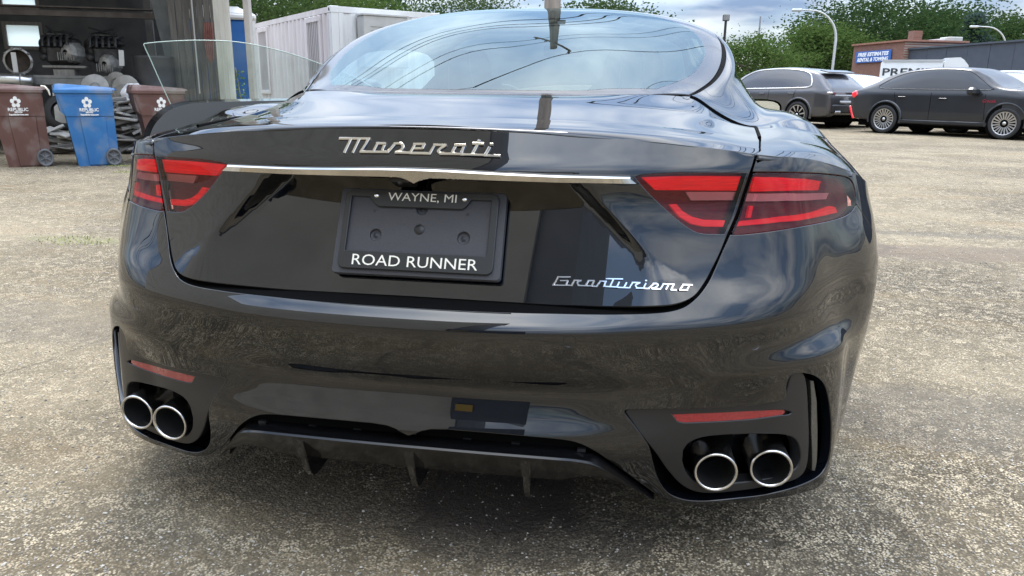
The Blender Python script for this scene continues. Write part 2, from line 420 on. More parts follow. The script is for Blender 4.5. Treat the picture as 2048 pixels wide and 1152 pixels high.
# base plan curve (height of the bumper ridge), right half, going forward to the nose
BP = [(0, -.115), (.15, -.111), (.312, -.09), (.45, -.055), (.56, -.016), (.665, .034), (.74, .092), (.795, .16), (.842, .235), (.885, .30), (.935, .36), (.980, .42),
      (1.008, .50), (1.024, .62), (1.029, .78), (1.029, .95), (1.024, 1.2), (1.004, 1.6), (.985, 2.1), (.972, 2.6), (.975, 3.2), (.985, 3.7), (.955, 4.1), (.87, 4.45), (.70, 4.68), (.40, 4.81), (0, 4.85)]
bp = np.array(BP); full = np.concatenate([bp[:0:-1] * [-1, 1], bp]); ch = np.r_[0, np.cumsum(np.linalg.norm(np.diff(full, axis=0), axis=1))]
tq = np.linspace(0, ch[-1], 4000); cc = np.stack([cspline(ch, full[:, 0], tq), cspline(ch, full[:, 1], tq)], -1)
al = np.r_[0, np.cumsum(np.linalg.norm(np.diff(cc, axis=0), axis=1))]; al -= al[-1] / 2; SMAX = al[-1]
def base(s): return np.stack([np.interp(s, al, cc[:, 0]), np.interp(s, al, cc[:, 1])], -1)
def s_of_bp(i): return al[np.argmin(((cc - bp[i]) ** 2).sum(1) + 1e3 * (al < -1e-6))]
ZR = [.10, .14, .175, .22, .27, .30, .335, .38, .425, .47, .52, .565, .60, .65, .70, .75, .80, .845, .88, .915, .95]
DT = {  # offsets in cm from the base plan curve, per height
 0: [-9, -9, -8, -6, -3.8, -2.4, -2.0, -3.6, -4.6, -2.6, -0.9, 0, -3.4, -5, -7, -9, -10, -10.3, -12.2, -14.2, -16.2],
 2: [-9, -9, -8, -6, -3.8, -2.4, -2.0, -3.4, -4.2, -2.4, -0.9, 0, -3.2, -5, -7, -9, -10, -10.2, -12.0, -14.0, -16],
 3: [-11, -10, -8, -5.6, -3.5, -2.3, -1.9, -2.4, -2.4, -1.5, -0.6, 0, -2.0, -4.5, -6.4, -8.2, -9.2, -9.5, -11.1, -12.9, -14.8],
 4: [-9, -7, -5, -4, -3, -2.6, -2.3, -2.0, -1.6, -1.0, -0.4, 0, -1.6, -4.3, -6.4, -8, -9, -9.0, -10.5, -12.2, -14],
 5: [-7, -5, -3.6, -3, -2.5, -2.3, -2.2, -2, -1.2, 0.3, -0.2, 0, -1, -3.8, -5.8, -7.4, -8.4, -8.6, -9.7, -11, -12.5],
 6: [-3, -1.4, -0.6, -0.2, 0, 0.1, 0.2, 0.4, 0.6, 1.3, -0.2, 0, -0.6, -2.5, -4.3, -5.8, -6.8, -7.4, -8.4, -9.6, -11],
 7: [-1, 1.2, 2.1, 2.6, 2.8, 2.8, 2.8, 2.8, 2.8, 2.9, 0.2, 0, -0.3, -1.4, -2.8, -4.2, -5.2, -6, -7.0, -8.2, -9.4],
 8: [1, 3.2, 4.0, 4.3, 4.3, 4.3, 4.2, 4.1, 3.9, 3.7, 0.6, 0, 0, -1.0, -2.3, -3.7, -4.8, -5.6, -6.7, -8.0, -9.2],
 9: [-1, 1.0, 1.8, 2.3, 2.5, 2.5, 2.5, 2.4, 2.3, 2.4, 0.4, 0.1, 0.1, -0.6, -2.0, -3.5, -4.6, -5.6, -6.8, -8.2, -9.4],
 10: [-4, -2.6, -1.4, -0.3, 0.3, 0.6, 0.8, 1.0, 1.2, 1.1, 0.5, 0.1, 0.1, -0.8, -2.0, -3.8, -4.9, -6.0, -6.7, -8.2, -9.6],
 11: [-8, -6.5, -5.4, -4.2, -3.2, -2.6, -1.8, -1, -0.4, 0, 0.2, 0.2, -0.3, -1.2, -2.7, -4.3, -5.5, -6.8, -8.2, -9.6, -11],
 12: [-9, -7.5, -6.2, -5, -3.8, -3.2, -2.5, -1.7, -1, -0.5, -0.2, 0, 0, -0.8, -2.0, -3.6, -5.0, -6.5, -8.2, -9.8, -11.4],
 13: [-9, -7.5, -6.2, -5, -3.8, -3.2, -2.5, -1.7, -1, -0.5, -0.2, 0, 0.1, -0.4, -1.4, -2.8, -4.4, -6.3, -8.4, -10.2, -12]}
cols = sorted(DT); scol = [s_of_bp(i) for i in cols] + [SMAX]; rows = np.array([DT[i] for i in cols] + [DT[13]], float) / 100
NS, NZ = 1200, 190
sg = np.linspace(-SMAX, SMAX, 2 * NS + 1); zg = np.linspace(.10, .95, NZ)
dz = np.stack([pchip(np.array(ZR), r_, zg) for r_ in rows])            # columns x z
dd = pchip(np.array(scol), dz, np.abs(sg)); ds_ = sg[1] - sg[0]
dd = gauss(gauss(dd, .011 / ds_, 0), .007 / (zg[1] - zg[0]), 1)
bs = base(sg); tg_ = np.gradient(bs, axis=0); tg_ /= np.linalg.norm(tg_, axis=1)[:, None]; nrm = np.stack([tg_[:, 1], -tg_[:, 0]], -1)
for _ in range(2): nrm = gauss(nrm, .03 / ds_, 0)
nrm /= np.linalg.norm(nrm, axis=1)[:, None]
gF = np.concatenate([bs[:, None, :] + nrm[:, None, :] * dd[:, :, None], np.broadcast_to(zg[None, :, None], dd.shape + (1,))], -1)
Fs = Grid(-SMAX, SMAX, .10, .95, gF)
def s_at(x=None, y=None):
    k = (al >= 0) & (cc[:, 1] < 4.2)
    return float(np.interp(x, cc[k][:, 0], al[k])) if x is not None else float(np.interp(y, cc[k][:, 1], al[k]))

# boot lid rear face: recessed number-plate field between two diagonal creases
XO = ([.55, .60, .655, .70, .84, .95], [.62, .58, .525, .455, .310, .27]); XI = ([.55, .60, .655, .70, .82, .95], [.34, .38, .435, .418, .283, .25])
def Ls(uv):
    P = Fs(uv).copy(); x = np.abs(P[:, 0]); z = P[:, 2]
    rec = .034 + (z - .727) * .49 - .02 * x * x; xo = np.interp(z, *XO); xi = np.interp(z, *XI)
    t = np.clip((x - xi) / (xo - xi), 0, 1); t = t * t * (3 - 2 * t)
    # the recess stops under the chrome strip; the spoiler face above it is whole
    up = np.clip((z - .838) / .006, 0, 1); t = np.maximum(t, up)
    y = rec * (1 - t) + P[:, 1] * t; P[:, 1] = np.where(z < .9, y, P[:, 1])
    return P

f_px = invert(Fs, (0.0, s_at(y=.50), .105, .949), (260, 210))
l_px = invert(Ls, (-.75, .80, .575, .83), (300, 120))
r6 = lambda a: [(1100 + .3472 * x, 280 + .3472 * y) for x, y in a]
rb = lambda a: [(1180 + .3472 * x, 640 + .3472 * y) for x, y in a]

# lip of the boot lid and the crest of the wing, as height over the base curve
lip_tr = f_px(sm([(838, 257.5), (890, 259.4), (968, 262.5), (1046, 266.6), (1160, 273), (1277, 281), (1345, 287.5), (1408, 295), (1460, 301.5), (1511, 308.5), (1560, 312.5), (1620, 319.5), (1677, 328)], 3))
LS = list(lip_tr[1::3, 0]); LZ = list(lip_tr[1::3, 1]); LS[0] = 0.0
s_end = LS[-1]
for y, z in ((.46, .803), (.55, .788), (.66, .786), (.84, .79), (1.03, .80), (1.23, .81), (1.5, .82), (1.8, .825), (2.3, .825), (3.0, .82), (3.6, .80), (4.1, .76)):
    if s_at(y=y) > s_end + .06: LS.append(s_at(y=y)); LZ.append(z)
LS = np.array(LS); LZ = np.array(LZ)
def zlip(s): return gl_(np.clip(np.abs(np.atleast_1d(s)), 0, LS[-1]))
def gl_(q): return cspline(np.r_[-LS[:0:-1], LS], np.r_[LZ[:0:-1], LZ], q)
def lip_pts(s0, s1, n): s = np.linspace(s0, s1, n); return np.stack([s, zlip(s)], -1)

# ---- traced outlines on the rear face (right half), turned into (s, z)
lamp_bot_out = f_px(sm(r6([(1045, 551), (1120, 549), (1300, 528), (1550, 484), (1680, 451), (1737, 420), (1768, 378)])))
lamp_top = f_px(sm(r6([(483, 212), (522, 198), (700, 186), (900, 186), (1150, 188)])))
lamp_in_bot = f_px(sm(r6([(1022, 547), (960, 546), (900, 544), (850, 536), (800, 511), (720, 451), (620, 361), (540, 281), (483, 212)])))
lamp_top_out = f_px(sm(r6([(1183, 188), (1500, 193), (1650, 205), (1720, 222), (1748, 258), (1762, 330), (1764, 376)])))
body_gap = f_px(sm([(1462, 471), (1446, 506), (1431, 541), (1417, 569), (1395, 597), (1367, 617), (1322, 627), (1239, 630), (1170, 629.5), (1100, 628)]))
div_lid = [(1498, 346), (1484, 388), (1470, 430), (1453, 469)]
div_body = [(1507, 346), (1493, 388), (1479, 430), (1461, 471)]
div_lid_s = f_px(sm(div_lid)); div_body_s = f_px(sm(div_body))
s_div = float(f_px([(1513, 311)])[0][0])
lid_gap = l_px(sm([(1453, 469), (1438, 506), (1422, 538), (1408, 564), (1388, 590), (1361, 604), (1322, 610), (1239, 611.5), (1170, 610.5), (1100, 608.5)]))
lid_gap = np.concatenate([lid_gap, [[.14, lid_gap[-1][1]], [0, lid_gap[-1][1] + .0005]]])
zc = body_gap[-1][1]; body_gap = np.concatenate([body_gap, [[.14, zc], [0, zc]]])
bump_low = np.concatenate([[[0, .333], [.012, .338], [.026, .345], [.045, .350], [.08, .352]], f_px(sm([(960, 863), (1075, 873), (1123, 878), (1150, 883), (1175, 893), (1202, 909), (1260, 950), (1306, 984)]))])
bump_lip = f_px(sm([(1319, 990), (1336, 999), (1374, 1008.5), (1423, 1009), (1527, 999), (1614, 983), (1642, 971), (1662, 947)]))
AX_Y, AX_Z, AR = .885, .355, .385                                       # rear axle, wheel arch
s_ax = s_at(y=AX_Y)
arch = lambda a0, a1, n, r=AR, s0=None: np.array([((s_ax if s0 is None else s0) + r * math.cos(t), AX_Z + r * math.sin(t)) for t in np.linspace(a0, a1, n)])
ar_b = arch(R(205), R(143), 12)                                         # rear rim of the arch, upwards
insert_open = f_px(sm(rb([(205, 552), (194, 532), (202, 517), (240, 513), (600, 508), (900, 493), (1080, 468), (1126, 440), (1128, 385), (1150, 325), (1185, 303), (1260, 304), (1330, 335), (1366, 390), (1392, 550),
                          (1390, 750), (1364, 850), (1300, 922), (1100, 990), (800, 1040), (600, 1050), (500, 1030), (425, 985), (372, 880), (345, 760), (328, 700)])))
def csm(p, sig=1.6):
    p = np.asarray(p); n = 6; k = np.exp(-.5 * (np.arange(-n, n + 1) / sig) ** 2); k /= k.sum(); q = np.concatenate([p[-n:], p, p[:n]])
    return np.stack([np.convolve(q[:, i], k, 'valid') for i in (0, 1)], -1)
insert_open = np.concatenate([insert_open[:56], csm(insert_open, 2.2)[56:]])
bump_lip = np.concatenate([bump_lip[:2], gauss(bump_lip, 1.6, 0)[2:]])
def mir(p): return (np.asarray(p) * [-1, 1])[::-1]
lamp_tail = lamp_bot_out[-1]
bumper_half = np.concatenate([bump_low, bump_lip, ar_b, lamp_bot_out[::-1], body_gap])
bumper_poly = np.concatenate([bumper_half[:-1], mir(bumper_half)[:-1]])
sensors = [f_px([q])[0] for q in ((1139, 683), (1512, 687))]
def circ(c, r, n=20): return [(c[0] + r * math.cos(2 * math.pi * i / n), c[1] + r * math.sin(2 * math.pi * i / n)) for i in range(n)]
sens_holes = [circ((sgn * q[0], q[1]), .0136) for q in sensors for sgn in (1, -1)]
panel('rear_bumper', Fs, bumper_poly, [insert_open, mir(insert_open)] + sens_holes, (.014, .011), PAINT, car, rim=.022, edge=.0022)
for sgn in (1, -1):
    for q in sensors:
        o = panel('parking_sensor', Fs, circ((sgn * q[0], q[1]), .0112), (), (.006, .006), PAINT, car, rim=.006, off=-.0008)

# ---- boot lid: rear face, one skin from the gap up to the lip
lid_half = np.concatenate([lid_gap[::-1], div_lid_s[::-1][1:], lip_pts(s_div - .004, 0, 30)])
lid_half = np.concatenate([lid_gap[::-1][:-1], div_lid_s[::-1], [[s_div - .004, float(zlip(s_div - .004)[0])]], lip_pts(s_div - .02, 0, 30)[:-1]])
# start at bottom centre, up the right side, across the lip, down the left side
lid_poly = np.concatenate([lid_half, [[0, float(zlip(0)[0])]], (lid_half * [-1, 1])[:0:-1]])
lamp_in = np.concatenate([lamp_top[:-1], f_px(sm(div_lid)) + [[.0008, 0]], lamp_in_bot[1:-1]])
lid_lamp_hole = np.concatenate([lamp_top[:-1], f_px(sm([(1500 - 5, 346), (1481, 388), (1467, 430), (1450, 468)])), lamp_in_bot[1:-1]])
def s_for_x(x, z): q = np.linspace(.1, .75, 260); return float(np.interp(x, Fs(np.stack([q, np.full(260, z)], -1))[:, 0], q))
crease_lines = []
for X in (XO, XI):
    zz_ = np.linspace(.665, .8365, 40)
    for sg_ in (1, -1): crease_lines.append(np.stack([sg_ * np.array([s_for_x(float(np.interp(z, *X)), z) for z in zz_]), zz_], -1))
crease_lines += [np.array([[-.30, .838], [.30, .838]]), np.array([[-.30, .844], [.30, .844]])]
lid = panel('boot_lid', Ls, lid_poly, [lid_lamp_hole, mir(lid_lamp_hole)], (.011, .008), PAINT, car, rim=.010, edge=.0016, lines=crease_lines)

# ---- top surface: boot deck, haunches, pillars, glass, roof, bonnet (rows run from the centre line to the crest of the wing)
def E_at(y): s = s_at(y=y); return tuple(Fs([[s, float(zlip(s)[0])]])[0])
row0 = []
ROWX = (0, .25, .46, .57, .665, .76, .86, .935)
for x in ROWX:
    s = s_at(x=x); row0.append(tuple(Fs([[s, float(zlip(s)[0])]])[0]))
TR = [row0,
 [(0, .05, .9365), (.27, .075, .933), (.47, .135, .925), (.575, .20, .910), (.665, .29, .899), (.755, .37, .893), (.850, .43, .877), E_at(.50)],
 [(0, .25, .957), (.28, .27, .952), (.49, .35, .941), (.59, .42, .923), (.69, .49, .902), (.775, .55, .910), (.878, .60, .893), E_at(.64)],
 [(0, .52, .990), (.29, .56, .990), (.52, .675, .990), (.61, .705, .950), (.715, .725, .906), (.80, .77, .929), (.897, .81, .914), E_at(.84)],
 [(0, .80, 1.082), (.30, .82, 1.074), (.565, .86, 1.022), (.65, .90, .985), (.73, .94, .938), (.80, .98, .944), (.90, 1.0, .930), E_at(1.03)],
 [(0, 1.15, 1.188), (.31, 1.16, 1.175), (.645, 1.17, 1.095), (.715, 1.19, 1.045), (.765, 1.20, .985), (.82, 1.22, .950), (.89, 1.23, .935), E_at(1.24)],
 [(0, 1.5, 1.272), (.32, 1.5, 1.258), (.655, 1.5, 1.196), (.72, 1.5, 1.125), (.775, 1.5, 1.03), (.825, 1.5, .955), (.89, 1.5, .93), E_at(1.5)],
 [(0, 1.8, 1.322), (.32, 1.8, 1.312), (.60, 1.8, 1.262), (.70, 1.8, 1.17), (.775, 1.8, 1.05), (.835, 1.8, .950), (.89, 1.8, .92), E_at(1.8)],
 [(0, 2.3, 1.350), (.31, 2.3, 1.340), (.58, 2.3, 1.290), (.69, 2.3, 1.19), (.78, 2.3, 1.06), (.845, 2.3, .945), (.89, 2.3, .91), E_at(2.3)],
 [(0, 2.75, 1.315), (.31, 2.75, 1.30), (.57, 2.75, 1.24), (.69, 2.75, 1.15), (.785, 2.75, 1.04), (.85, 2.75, .94), (.89, 2.75, .905), E_at(2.75)],
 [(0, 3.2, 1.150), (.33, 3.2, 1.130), (.60, 3.2, 1.07), (.70, 3.2, 1.01), (.79, 3.2, .955), (.85, 3.2, .92), (.89, 3.2, .895), E_at(3.2)],
 [(0, 3.62, .975), (.33, 3.6, .965), (.60, 3.55, .945), (.70, 3.6, .935), (.79, 3.6, .92), (.85, 3.6, .90), (.895, 3.6, .875), E_at(3.6)],
 [(0, 4.1, .905), (.33, 4.1, .90), (.58, 4.1, .895), (.68, 4.1, .90), (.77, 4.1, .90), (.83, 4.1, .88), (.885, 4.1, .845), E_at(4.05)],
 [(0, 4.6, .79), (.30, 4.58, .78), (.52, 4.52, .775), (.62, 4.45, .785), (.71, 4.4, .80), (.78, 4.34, .80), (.84, 4.28, .79), E_at(4.2)]]
TR = np.array(TR, float); NJ, NK = TR.shape[:2]
kk = np.arange(NK, dtype=float); jj = np.arange(NJ, dtype=float); qk = np.linspace(0, NK - 1, 8 * (NK - 1) + 1); qj = np.linspace(0, NJ - 1, 10 * (NJ - 1) + 1)
a_ = np.stack([cspline(np.r_[-kk[:0:-1], kk], np.concatenate([TR[j, :0:-1] * [-1, 1, 1], TR[j]]), np.r_[-qk[:0:-1], qk]) for j in range(NJ)])   # rows x k
b_ = np.stack([cspline(jj, a_[:, i], qj) for i in range(a_.shape[1])])                                                            # k x j
bk = np.stack([np.concatenate([cspline(jj[:4], a_[:4, i], qj[qj < 3]), cspline(jj[3:], a_[3:, i], qj[qj >= 3])]) for i in range(a_.shape[1])])     # with a kink along the foot of the rear window
nj3 = int((qj < 3).sum()); sm_ = gauss(gauss(bk[:, :nj3], 3.0, 0), 5.0, 1); rw_ = np.clip(qj[:nj3] / .8, 0, 1)[None, :, None] * np.clip((3 - qj[:nj3]) / .5, 0, 1)[None, :, None]; bk[:, :nj3] = bk[:, :nj3] * (1 - rw_) + sm_ * rw_
sm_ = gauss(gauss(b_, 2.0, 0), 3.0, 1); rw_ = np.clip(qj / .8, 0, 1)[None, :, None]; b_ = b_ * (1 - rw_) + sm_ * rw_
wk = np.clip((3.3 - np.abs(np.r_[-qk[:0:-1], qk])) / 1.0, 0, 1); wk = (wk * wk * (3 - 2 * wk))[:, None, None]; b_ = bk * wk + b_ * (1 - wk)
sm_ = gauss(gauss(b_, 5.0, 0), 6.0, 1); rw_ = (np.clip((qj - .4) / .9, 0, 1) * np.clip((2.97 - qj) / .5, 0, 1))[None, :, None] * np.clip((6.6 - np.abs(np.r_[-qk[:0:-1], qk])) / 1.2, 0, 1)[:, None, None]; b_ = b_ * (1 - rw_) + sm_ * rw_
Ts = Grid(-(NK - 1), NK - 1, 0, NJ - 1, b_)
t_px = invert(Ts, (0, 6, 0, 7.2), (140, 180))
glass_px = sm([(1376, 188.5), (1397, 178), (1422, 159), (1437.5, 134), (1443, 106), (1438, 81), (1417, 56), (1392, 36)])
glass_side = t_px(glass_px)
glass_side = np.concatenate([glass_side, [[glass_side[-1][0] - .25, glass_side[-1][1] + .22]]])
jt = glass_side[-1][1]; kt = glass_side[-1][0]
glass_half = np.concatenate([[[0, 3.0]], [[.5, 2.998], [1.0, 2.99], [1.6, 2.985]], glass_side, [[kt * .66, jt + .10], [kt * .33, jt + .14], [0, jt + .15]]])
glass_poly = np.concatenate([glass_half, mir(glass_half)[1:-1]])
kdiv = float(np.interp(s_div, [s_at(x=x) for x in ROWX], range(8)))
sh_lo = t_px([(1519.8, 301), (1520, 294), (1520.2, 286), (1520, 279), (1518, 271)])
shut = sm(np.concatenate([[[kdiv, 0]], sh_lo, [(4.12, 2.0), (4.11, 2.4), (4.05, 2.74), (3.90, 2.92), (3.6, 2.98), (3.0, 3.0), (2.5, 3.01), (2.18, 3.05)]]), 5)
def off_curve(uv, d):
    sc2 = np.array([.105, .27]); p = np.asarray(uv) * sc2; t = np.gradient(p, axis=0); t /= np.linalg.norm(t, axis=1)[:, None] + 1e-9
    return (p + np.stack([-t[:, 1], t[:, 0]], -1) * d) / sc2
deck_half = np.concatenate([[[0, 0]], [[k, 0] for k in np.linspace(.5, kdiv - .05, 8)], off_curve(shut, .0042)[1:], [[glass_side[0][0] - .06, 2.965], [1.0, 2.972], [.5, 2.98], [0, 2.982]]])
deck_poly = np.concatenate([deck_half, mir(deck_half)[1:-1]])
deck = panel('boot_deck', Ts, deck_poly, (), (.05, .05), PAINT, lid, rim=.010, eps=(.01, .01), edge=.0014)
side_win = [(4.06, 6.2), (4.9, 5.62), (4.95, 6.2), (4.95, 7.0), (4.95, 8.0), (4.95, 9.0), (4.9, 9.9), (4.2, 9.9), (3.55, 9.4), (3.08, 8.8), (2.98, 8.0), (3.0, 7.2), (3.1, 6.7), (3.4, 6.3)]
side_win = [(4.8, 5.45), (4.92, 5.8), (4.95, 6.4), (4.95, 7.4), (4.95, 8.4), (4.95, 9.3), (4.85, 10.2), (4.45, 10.3), (3.7, 9.75), (3.2, 9.2), (3.02, 8.4), (3.02, 7.5), (3.06, 6.6), (3.35, 6.0), (3.9, 5.6), (4.4, 5.4)]
wind = [(0, 10.92), (1.2, 10.9), (2.3, 10.75), (2.62, 10.45), (2.45, 9.5), (2.2, 8.95), (1.2, 8.8), (0, 8.78)]
wind_poly = np.array(wind + [(-a, b) for a, b in wind[-2:0:-1]])
def ring(poly, g):
    """grow an outline by g (in domain units)"""
    p = np.asarray(poly, float); n = len(p); a = .5 * np.sum(p[:, 0] * np.roll(p[:, 1], -1) - np.roll(p[:, 0], -1) * p[:, 1]); t = np.roll(p, -1, 0) - np.roll(p, 1, 0)
    t /= np.linalg.norm(t, axis=1)[:, None] + 1e-9; o = np.stack([t[:, 1], -t[:, 0]], -1) * (1 if a > 0 else -1); return p + o * g
top_half = np.concatenate([[[0, glass_half[0][1] - .0]], ])
# the body skin leaves out the deck and the rear window together: follow the shut line, then the window's edge over the roof
gl_out = ring(glass_poly, .115); nh = len(glass_half); gside = np.concatenate([gl_out[4:nh - 1], [[0, gl_out[nh - 1][1]]]])
body_half = np.concatenate([[[kdiv + .05, 0]], [[k, 0] for k in np.linspace(kdiv + .3, 7, 14)], [[7, j] for j in np.linspace(.4, NJ - 1, 60)], [[k, NJ - 1] for k in np.linspace(6.5, 0, 10)]])
cut_half = np.concatenate([off_curve(shut, -.0042)[1:-1], [[gside[0][0] + .02, gside[0][1] - .02]], gside])
body_poly = np.concatenate([body_half[:-1], [[0, NJ - 1]], (body_half * [-1, 1])[::-1][1:], (cut_half * [-1, 1])[:-1], [[0, cut_half[-1][1]]], cut_half[::-1][1:]])
sw = np.array(side_win); sw_l = sw * [-1, 1]
body = panel('body_shell', Ts, body_poly, [sw, sw_l[::-1], wind_poly], (.09, .075), PAINT, car, rim=.012, eps=(.01, .01), edge=.002)
GL = glass_mat('rear glass', (.40, .55, .54), 1.55, base=.03, gcol=(.72, .86, .88))
FRIT = mat('black glass border', (.030, .027, .027), .06, ior=1.42)
gi_half = np.concatenate([[[0, 3.10]], [[.4, 3.10], [.9, 3.11], [1.15, 3.20], [1.62, 3.30]], t_px(sm([(1352, 165), (1385, 148), (1404, 124), (1410, 103), (1403, 82), (1385, 62), (1355, 46)])) ])
gi_half = np.concatenate([gi_half, [[1.2, jt - .16], [.6, jt - .10], [0, jt - .08]]])
gi = np.concatenate([gi_half, mir(gi_half)[1:-1]])
rw = panel('rear_window', Ts, gi, (), (.07, .06), GL, car, rim=0, eps=(.01, .01), off=.0005)
panel('window_border', Ts, glass_poly, [gi], (.07, .06), FRIT, rw, rim=.004, eps=(.01, .01), off=.0002)
SIDEG = glass_mat('side glass', (.30, .36, .35), 1.5, base=.02)
panel('side_window', Ts, sw, (), (.09, .09), SIDEG, car, rim=0, eps=(.01, .01), off=-.002)
panel('windscreen', Ts, wind_poly, (), (.12, .12), glass_mat('screen glass', (.75, .82, .8), 1.45), car, rim=0, eps=(.01, .01), off=-.002)
def ribbon(name, S, uvs, width, depth, m, parent, eps=(.002, .002), mirror=True):
    uvs = np.asarray(uvs, float); P = S(uvs); N = normals(S, uvs, eps, False); t = np.gradient(P, axis=0); t /= np.linalg.norm(t, axis=1)[:, None] + 1e-12; o = np.cross(t, N)
    vs = []; fs = []
    for sgn in ((1, -1) if mirror else (1,)):
        if sgn < 0: mesh(name, vs, fs, m, parent); vs = []; fs = []
        b = len(vs); a = P + o * width / 2 - N * depth; c = P - o * width / 2 - N * depth
        for p, q in zip(a, c): vs += [p * [sgn, 1, 1], q * [sgn, 1, 1]]
        fs += [(b + 2 * i, b + 2 * i + 1, b + 2 * i + 3, b + 2 * i + 2) for i in range(len(P) - 1)]
    return mesh(name, vs, fs, m, parent)
ribbon('gap_channel', Ts, shut, .035, .0105, VOID, body, (.01, .01))
for sgn in (1, -1): MB().tube([tuple(q * [sgn, 1, 1] + [0, 0, .0005]) for q in Ts(shut[22:])], .0042, 6).build('shut_line_shade', VOID, body)  # raised black tube standing in for the dark of the shut-line gap
ribbon('gap_channel', Ts, np.concatenate([[[.01, 2.99]], [[.6, 2.99], [1.2, 2.985], [1.7, 2.98]]]), .05, .012, VOID, body, (.01, .01))
rc_ = ring(glass_poly, .07)[4:nh - 1]; rc_ = np.concatenate([rc_, [[.02, ring(glass_poly, .07)[nh - 1][1]]]]); ribbon('window_seal', Ts, rc_, .034, .004, VOID, body, (.01, .01))
ribbon('gap_channel', Fs, f_px(sm([(1516, 311), (1512, 325), (1502.5, 346), (1488.5, 388), (1474.5, 430), (1457, 470), (1442, 506), (1426, 540), (1412, 567), (1391, 595)])), .026, .010, VOID, lid)
# deep ledge between lid and bumper
gp = body_gap[::-1]; P0 = Fs(gp); vs = []; fs = []
for i, p in enumerate(P0):
    vs += [(p[0], p[1] + .004, p[2] - .001), (p[0] * .985, p[1] + .085, p[2] + .008), (p[0] * .985, p[1] + .14, p[2] + .035)]
n_ = len(P0); fs = [(3 * i, 3 * i + 1, 3 * i + 4, 3 * i + 3) for i in range(n_ - 1)] + [(3 * i + 1, 3 * i + 2, 3 * i + 5, 3 * i + 4) for i in range(n_ - 1)]
vs2 = vs + [(-a, b, c) for a, b, c in vs]; fs2 = fs + [tuple(i + len(vs) for i in f[::-1]) for f in fs]
mesh('boot_ledge', vs2, fs2, VOID, car, True)

# ---- wings (quarter panels) and flanks, from the lamp forward; both sides
lam_body_edge = np.concatenate([div_body_s[::-1][:0], lamp_top_out])
def quarter(side):
    top = lip_pts(s_div + .006, s_at(y=1.72), 90)
    fwd = [[s_at(y=1.72), .84], [s_at(y=1.75), .60], [s_at(y=1.68), .40], [s_at(y=1.60), .20]]
    sill = [[s_at(y=1.45), .185], [s_ax + .372, .19]]
    archp = arch(R(-25), R(143), 40)
    back = np.concatenate([archp, lamp_bot_out[-1:] + [[.006, 0]], lamp_top_out[::-1] + [[.003, .003]], [[float(div_body_s[0][0]), float(div_body_s[0][1]) + .003]]])
    poly = np.concatenate([top, fwd, sill, back])
    if side < 0: poly = poly * [-1, 1]
    return panel('rear_wing', Fs, poly, (), (.022, .016), PAINT, car, rim=.012, edge=.0016)
for sd_ in (1, -1): quarter(sd_)
# right door, sills, front wings, nose
s1, s2, s3 = s_at(y=1.725), s_at(y=3.02), s_at(y=3.025)
AXF = AX_Y + 2.929; s_axf = s_at(y=AXF)
door_poly = np.concatenate([lip_pts(s1, s2, 30), [[s_at(y=3.06), .6], [s_at(y=3.02), .26], [s_at(y=2.4), .245], [s_at(y=1.75), .26], [s_at(y=1.755), .60]]])
panel('door', Fs, door_poly, (), (.04, .03), PAINT, car, rim=.012)
for sd_ in (1, -1):
    sill_poly = np.array([[s_at(y=1.60), .255], [s_at(y=3.02), .255], [s_at(y=3.35), .25], [s_axf - .38, .20], [s_at(y=3.1), .15], [s_at(y=1.7), .15], [s_at(y=1.46), .18]])
    fw_poly = np.concatenate([lip_pts(s_at(y=3.03), s_at(y=4.1), 24), [[SMAX * .985, .74], [SMAX * .985, .2], [s_axf + .42, .2]], arch(R(-22), R(200), 30, s0=s_axf), [[s_at(y=3.06), .26], [s_at(y=3.065), .6]]])
    for nm, pl in (('sill', sill_poly), ('front_wing', fw_poly)):
        if sd_ < 0: pl = pl * [-1, 1]
        panel(nm, Fs, pl, (), (.06, .04), PAINT, car, rim=.01)
# ---- tail lamps
LENS = glass_mat('lamp lens', (.95, .50, .52), 1.38)
LRED = noise_mat('lamp light guide', (.80, .012, .022), (.52, .006, .014), 55, .25, coat=.5, stretch=(.3, .3, 5)); LRED.node_tree.nodes['Principled BSDF'].inputs['Emission Color'].default_value = (1, .02, .03, 1); LRED.node_tree.nodes['Principled BSDF'].inputs['Emission Strength'].default_value = .14
LDARK = noise_mat('lamp housing', (.075, .003, .007), (.14, .006, .012), 60, .4, stretch=(1, 1, 6))
LGREY = mat('lamp clear element', (.62, .66, .62), .25, coat=.5)
LWHITE = mat('lamp reflex block', (.85, .80, .78), .3)
lo_poly = np.concatenate([lamp_top_out + [[.0, -.0012]], lamp_bot_out[::-1][1:-1] + [[0, .0035]], div_body_s[::-1][1:-1] + [[.0012, 0]]])
li_poly = np.concatenate([lid_lamp_hole[:0:-1], lid_lamp_hole[:1]])
def shrink(p, g): return ring(p, -g)
INN = [('light_bar', [(541, 215), (700, 211), (900, 211), (1142, 212), (1122, 292), (900, 293), (618, 290)], LRED, -.011), ('clear_element', [(800, 307), (1104, 305), (1092, 346), (830, 350)], LGREY, -.013),
       ('lower_guide', [(704, 374), (741, 371), (775, 408), (830, 440), (900, 458), (1024, 461), (1014, 495), (900, 493), (830, 478), (760, 436)], LRED, -.011)]
